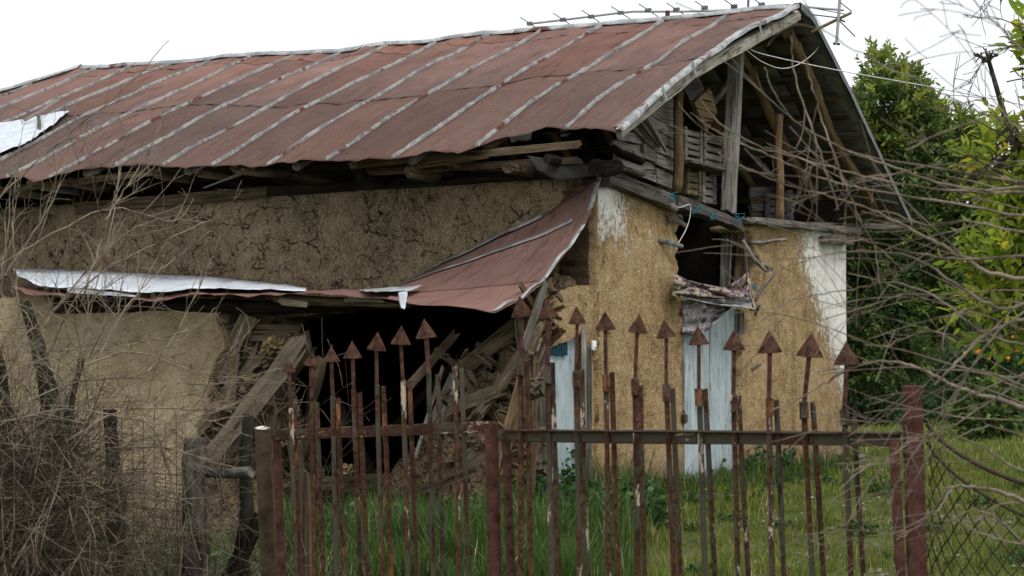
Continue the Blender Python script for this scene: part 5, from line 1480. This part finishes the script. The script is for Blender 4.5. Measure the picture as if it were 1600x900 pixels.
# evergreen standing behind the house
def BL(px, py, D, rpx, sq=1.): return (P(px, py, D), rpx / FPX * D, sq)
D_ = 30.
tb = P(1420, 700, D_); tb[2] = 0
tree('citrus_tree', tb, 'tall dark evergreen citrus tree rising behind the right end of the house',
     [BL(1385, 190, D_, 62, 1.4), BL(1350, 260, D_ + .5, 65, 1.3), BL(1440, 290, D_, 75, 1.1), BL(1490, 250, D_ + .4, 42, 1.2), BL(1400, 380, D_, 90, 1.), BL(1480, 380, D_ + .6, 62, 1.1), BL(1360, 470, D_ - .3, 80, 1.1),
      BL(1450, 470, D_, 62, 1.1), BL(1380, 560, D_ - .6, 60, .8), BL(1372, 120, D_, 24, 1.6), BL(1330, 360, D_ + .8, 70, 1.2), BL(1418, 140, D_, 22, 1.5), BL(1440, 215, D_, 52, 1.), BL(1492, 225, D_ + .2, 40, 1.), BL(1525, 300, D_, 48, 1.), BL(1400, 250, D_ + .3, 62, 1.)],
     9000, 9, .10, L_DARK, 3, .11, yellow=.05, ylfn=lambda p: max(0, (p[2] - 3.4) * .5), shell=.45)
# yellow-green citrus at the right edge, nearer than the house
D_ = 12.
tb = P(1740, 900, D_); tb[2] = gz(tb[0], tb[1])
tree('citrus_tree', tb, 'yellow-green citrus tree cut by the right edge of the photo',
     [BL(1600, 420, D_, 85, 1.), BL(1580, 330, D_, 50, .8), BL(1660, 330, D_, 90, 1.), BL(1570, 500, D_, 55, .9), BL(1680, 500, D_, 100, 1.), BL(1560, 250, D_ - .1, 26, .8), BL(1592, 215, D_, 34, .7), BL(1640, 120, D_, 60, 1.2), BL(1600, 60, D_, 26, .8), BL(1545, 95, D_, 22, .7), BL(1720, 250, D_, 100, 1.1)],
     1100, 8, .085, L_YEL, 9, .10, yellow=.2, shell=.3, wid=.36)
# smaller orange tree with fruit, farther down the garden
D_ = 42.
tb = P(1540, 650, D_); tb[2] = 0
ot = tree('orange_tree', tb, 'small orange tree with ripe fruit far behind the bare branches', [BL(1510, 560, D_, 50, .9), BL(1560, 545, D_, 55, .9), BL(1610, 550, D_, 50, .9), BL(1540, 600, D_, 50, .7), BL(1480, 600, D_, 38, .7)],
     900, 8, .13, L_WEED, 14, .09, shell=.5, yellow=.2)
random.seed(8)
M_OR = m_plain('orange peel', (.62, .20, .02), .5, .15)
import bmesh
bm = bmesh.new(); bmesh.ops.create_icosphere(bm, subdivisions=2, radius=.038); om = bpy.data.meshes.new('orange'); bm.to_mesh(om); bm.free(); om.materials.append(M_OR)
for k, (px, py) in enumerate(((1494, 527), (1500, 533), (1522, 538), (1530, 549), (1527, 551), (1524, 550), (1548, 520), (1560, 535), (1575, 560), (1590, 548), (1508, 552), (1571, 528), (1520, 520), (1583, 527), (1545, 560))):
    o = bpy.data.objects.new('orange', om); link(o, ot); o.location = Vector(P(px, py, D_ - 1.1)) - ot.location
# shrubs and wood farther back
hz = [(1330, 570, 50, 50, 'broad dark bush beyond the right end of the house'), (1392, 590, 62, 46, 'round bush right behind the red gate post'), (1450, 585, 66, 50, 'tall grey green bush in front of the far wood'),
      (1300, 610, 58, 34, 'low bush partly hidden by the white house corner'), (1500, 612, 56, 42, 'low spreading bush under the orange tree'), (1620, 590, 60, 60, 'large bush cut by the right edge of the photo'),
      (1560, 606, 64, 48, 'bush between the orange tree and the right edge'), (1425, 625, 54, 28, 'smallest bush at the far edge of the grass'), (1548, 640, 40, 26, 'low bush at the foot of the orange tree'), (1345, 628, 52, 26, 'small round bush beside the pile of slabs')]
for i, (px, py, D, rp, lb) in enumerate(hz):
    b = P(px, 630, D); b[2] = 0
    tree('garden_bush', b, lb, [BL(px, py, D, rp, .8), BL(px + rp * .8, py + 12, D, rp * .7, .8), BL(px - rp * .7, py + 12, D, rp * .7, .8), BL(px, py + 24, D - .5, rp * .7, .7)], 700, 7, .19, (L_FAR, L_WEED, L_DARK)[i % 3], 40 + i, .05, 'bushes beyond the grass', shell=.5, cat='bush')
# wooded slope in the distance
def hill():
    nu, nv = 120, 24; V, Fc = [], []
    for j in range(nv + 1):
        for i in range(nu + 1):
            r = -120 + 420 * i / nu; d = 110 + 130 * j / nv
            p = CAM + F0 * d + R0 * r
            z = -2 + 40 * (1 - math.cos(PI * j / nv)) / 2 * (.55 + .5 * noise.noise(Vector((r * .02, 3, 0))) + min(1, max(0, (r - 15) / 60)) * .8) * .4
            V.append((p[0], p[1], z + 1.4 * noise.noise(Vector((r * .3, d * .3, 0)))))
    for j in range(nv):
        for i in range(nu):
            a = j * (nu + 1) + i; Fc.append((a, a + 1, a + nu + 2, a + nu + 1))
    o = meshob('hills', V, Fc, m_plain('wooded slope soil', (.035, .05, .02), 1., .5, .4), None, True); tag(o, kind='structure')
    rng = np.random.default_rng(4); Cs, Ds, Ss = [], [], []
    for _ in range(500):
        r = rng.uniform(5, 90); t = rng.uniform(0, .8); d = 110 + 130 * t
        i = (r + 120) / 420 * nu; j = t * nv
        c = A(V[int(j) * (nu + 1) + int(i)])
        rad = rng.uniform(1.8, 3.6)
        for _ in range(70):
            q = rng.normal(size=3); q /= np.linalg.norm(q); q[2] = abs(q[2])
            Cs.append(c + q * rad * rng.uniform(.7, 1.05) * A([1, 1, 1.3])); Ds.append(q + rng.normal(size=3) * .6); Ss.append(rng.uniform(.5, 1.1))
    o = leaf_mesh('wooded_slope', Cs, Ds, Ss, L_FAR, None, rng.random(len(Cs)), .9, 'stuff')
    tag(o, 'far wooded hillside seen between the house corner and the right edge', 'wood')
hill()

# ------------------------------------------------------------------ grass and weeds
def blades(name, pts, h0, h1, wid, mat, label, seed, lean=.35, cat='grass'):
    rng = np.random.default_rng(seed); n = len(pts)
    B = np.asarray(pts, float)
    th = rng.uniform(0, 2 * PI, n); d = np.stack([np.cos(th), np.sin(th), np.zeros(n)], 1)
    sd_ = np.stack([-np.sin(th + rng.normal(0, .6, n)), np.cos(th), np.zeros(n)], 1)
    h = rng.uniform(h0, h1, n)[:, None] * np.clip(np.array([.85 + 1.1 * noise.noise(Vector((b[0] * 2.3, b[1] * 2.3, 6))) for b in B]), .25, 1.6)[:, None]; ln = rng.uniform(.1, 1, n)[:, None] * lean * h
    w_ = (wid * rng.uniform(.6, 1.3, n))[:, None]
    V = np.stack([B - sd_ * w_, B + sd_ * w_, B + UZ * h * .55 + d * ln * .35 - sd_ * w_ * .8, B + UZ * h * .55 + d * ln * .35 + sd_ * w_ * .8, B + UZ * h * .93 + d * ln], 1).reshape(-1, 3)
    fa = np.array([(0, 1, 3), (0, 3, 2), (2, 3, 4)]); Fc = (fa[None] + (np.arange(n) * 5)[:, None, None]).reshape(-1, 3)
    v = np.clip(rng.normal(.42, .20, n) + np.array([.35 * noise.noise(Vector((b[0] * 1.7, b[1] * 1.7, 2))) for b in B]), 0, .95); v[rng.random(n) < .035] = 1.
    o = mesh_np(name, V, Fc, mat, None, np.repeat(v, 5), False)
    tag(o, label, cat, kind='stuff')
def scatter(n, r0, r1, d0, d1, dens, seed, off=True):
    rng = np.random.default_rng(seed); out = []
    while len(out) < n:
        d = rng.uniform(d0, d1); t = rng.uniform(r0, r1)              # t is a picture column
        p = CAM + F0 * d + R0 * ((t - 800) / FPX * d)
        if p[0] > -.02 and p[0] < 7.2 and p[1] > -.06: continue       # inside the house
        if p[0] > -1.62 and p[1] > .05 and p[0] < 0: continue
        if not dens(p, t, d): continue
        out.append((p[0], p[1], gz(p[0], p[1]) - .01))
    return out
nn = lambda p, s, o: noise.noise(Vector((p[0] * s, p[1] * s, o)))
blades('short_grass', scatter(70000, 900, 1700, 15.5, 30, lambda p, t, d: nn(p, 1.1, 3) > -.35 and random.random() < .9, 1), .03, .10, .0035, L_GRASS, 'short bright grass in front of the house gable', 2, .8)
blades('far_grass', scatter(26000, 1250, 1700, 28, 60, lambda p, t, d: nn(p, .6, 3) > -.35, 5), .06, .16, .008, L_GRASS, 'bright grass running back past the right side of the house', 3, .8)
blades('tall_grass', scatter(26000, 440, 1010, 16.0, 22.5, lambda p, t, d: (nn(p, .9, 8) > -.3) and random.random() < 1 - max(0, (t - 880) / 140), 6), .14, .46, .0055, L_GRASSD, 'tall dark green grass in front of the collapsed lean-to', 7, .75)
blades('tall_grass', scatter(5000, 250, 450, 15.0, 19.5, lambda p, t, d: nn(p, .9, 8) > -.1, 16), .12, .34, .005, L_GRASSD, 'uneven grass at the foot of the stump', 17, .75)
blades('wall_foot_grass', scatter(5000, 925, 1330, 21, 31, lambda p, t, d: -.75 < p[1] < -.03 and random.random() < math.exp(p[1] * 2.2), 26), .08, .30, .005, L_GRASSD, 'longer grass along the foot of the front wall', 27, .6)
def weeds(name, spots, label, seed, lsz=.05, mat=L_WEED, stemn=26):
    rng = np.random.default_rng(seed); Cs, Ds, Ss, Vs, st = [], [], [], [], []
    for (px, d, hgt, rad) in spots:
        c = CAM + F0 * d + R0 * ((px - 800) / FPX * d); c[2] = gz(c[0], c[1])
        for _ in range(stemn):
            o = rng.normal(size=3) * rad * .5; o[2] = 0; b = c + o
            tip = b + UZ * hgt * rng.uniform(.35, 1) + rng.normal(size=3) * A([.3, .3, 0]) * hgt * .7
            st.append(([b, (b + tip) / 2 + rng.normal(size=3) * .02, tip], [.003, .0025, .0015]))
            m = rng.integers(6, 13)
            for k in range(m):
                t = rng.uniform(.15, 1); q = b + (tip - b) * t
                Cs.append(q); Ds.append(A([rng.normal(), rng.normal(), rng.uniform(-.1, .7)])); Ss.append(lsz * rng.uniform(.6, 1.4)); Vs.append(rng.random())
    e = empty(name, Cs[0], label, 'weeds'); 
    leaf_mesh('leaves', Cs, Ds, Ss, mat, e, Vs, .75, 'stuff'); tubes('stems', st, L_FAR, e, 3, 'stuff')
weeds('nettle_patch', [(925 + k * 14, 19.2 + (k % 3) * .5, .38, .3) for k in range(7)], 'dark leafy weeds before the wall between the two doors', 31, .065)
weeds('nettle_patch', [(1185, 24.3, .42, .3), (1205, 24.6, .38, .3), (1165, 23.9, .3, .25), (1290, 27.2, .25, .3), (1240, 26, .2, .3)], 'green leafy weeds at the foot of the wall right of the tall door', 32, .06)
weeds('creeper', [(896, 20.55, .8, .1), (906, 20.5, .6, .1)], 'leafy creeper climbing at the small blue door', 33, .07, stemn=7)
weeds('nettle_patch', [(530, 18.2, .45, .3), (560, 18.6, .4, .3), (800, 19.6, .6, .3), (820, 19.9, .5, .2), (620, 18.8, .35, .3), (760, 19, .4, .3)], 'leafy weeds mixed in the tall grass before the rubble', 34, .06)
weeds('nettle_patch', [(250, 13.5, .35, .2), (345, 14.5, .5, .25), (370, 15.5, .6, .25), (325, 14, .4, .25)], 'green weeds around the stump left of the gate', 35, .05)
random.seed(12)
weeds('ground_weeds', [(random.uniform(1000, 1640), random.uniform(17, 26), random.uniform(.05, .16), .16) for _ in range(46)], 'low broad-leaved weeds dotted over the grass at the right', 36, .04, stemn=9)
blades('grass_tufts', [p for c in scatter(60, 950, 1650, 16.5, 27, lambda p, t, d: True, 61) for p in [(c[0] + random.gauss(0, .09), c[1] + random.gauss(0, .09), c[2]) for _ in range(70)]], .08, .24, .004, L_GRASS, 'longer tufts standing in the short grass', 62, .9)
# pebbles in the thin grass
random.seed(4); V, Fc = [], []
for p in scatter(260, 1150, 1650, 16, 21, lambda p, t, d: nn(p, 1.1, 3) < .1, 44):
    r = random.uniform(.008, .03); o = len(V)
    for a, b, c in ((-1, 0, 0), (1, .1, 0), (0, -1, .1), (.1, 1, 0), (0, 0, .8), (0, 0, -.5)): V.append((p[0] + a * r * random.uniform(.7, 1.2), p[1] + b * r * random.uniform(.7, 1.2), p[2] + .02 + c * r))
    Fc += [(o, o + 2, o + 4), (o + 2, o + 1, o + 4), (o + 1, o + 3, o + 4), (o + 3, o, o + 4)]
tag(meshob('pebbles', V, Fc, m_plain('pale stone', (.20, .185, .155), .9, .3), None), 'small pale stones scattered in the thin grass', 'pebbles', kind='stuff')
# crumbs of plaster fallen along the foot of the front wall
random.seed(6); V, Fc = [], []
for _ in range(420):
    x = random.uniform(-.3, 7.1); y = -abs(random.gauss(.05, .22)) - .03; rr_ = abs(random.gauss(.02, .022)) + .01; o = len(V); zz = gz(x, y)
    for a, b, c in ((-1, 0, 0), (1, .1, 0), (0, -1, .1), (.1, 1, 0), (0, 0, .8), (0, 0, -.6)): V.append((x + a * rr_ * random.uniform(.6, 1.3), y + b * rr_ * random.uniform(.6, 1.3), zz + .03 + c * rr_))
    Fc += [(o, o + 2, o + 4), (o + 2, o + 1, o + 4), (o + 1, o + 3, o + 4), (o + 3, o, o + 4)]
tag(meshob('fallen_plaster', V, Fc, m_plain('fallen mud crumbs', (.22, .15, .085), 1., .4), None), 'crumbs of mud plaster fallen along the foot of the front wall', 'debris', kind='stuff')
# little heap of broken tiles at the far corner
for k in range(5):
    c = P(1333 + (k % 2) * 4, 712 + k * 7, 27.6)
    o = beam('tile', c, c + R0 * .12 + F0 * .03, .1, .035, W_PALE, None, seg=2, jit=.2); tag(o, ('topmost', 'second from top', 'middle', 'second from bottom', 'lowest')[k] + ' pale slab of the small pile at the far house corner', 'slab', 'broken slabs piled at the house corner')
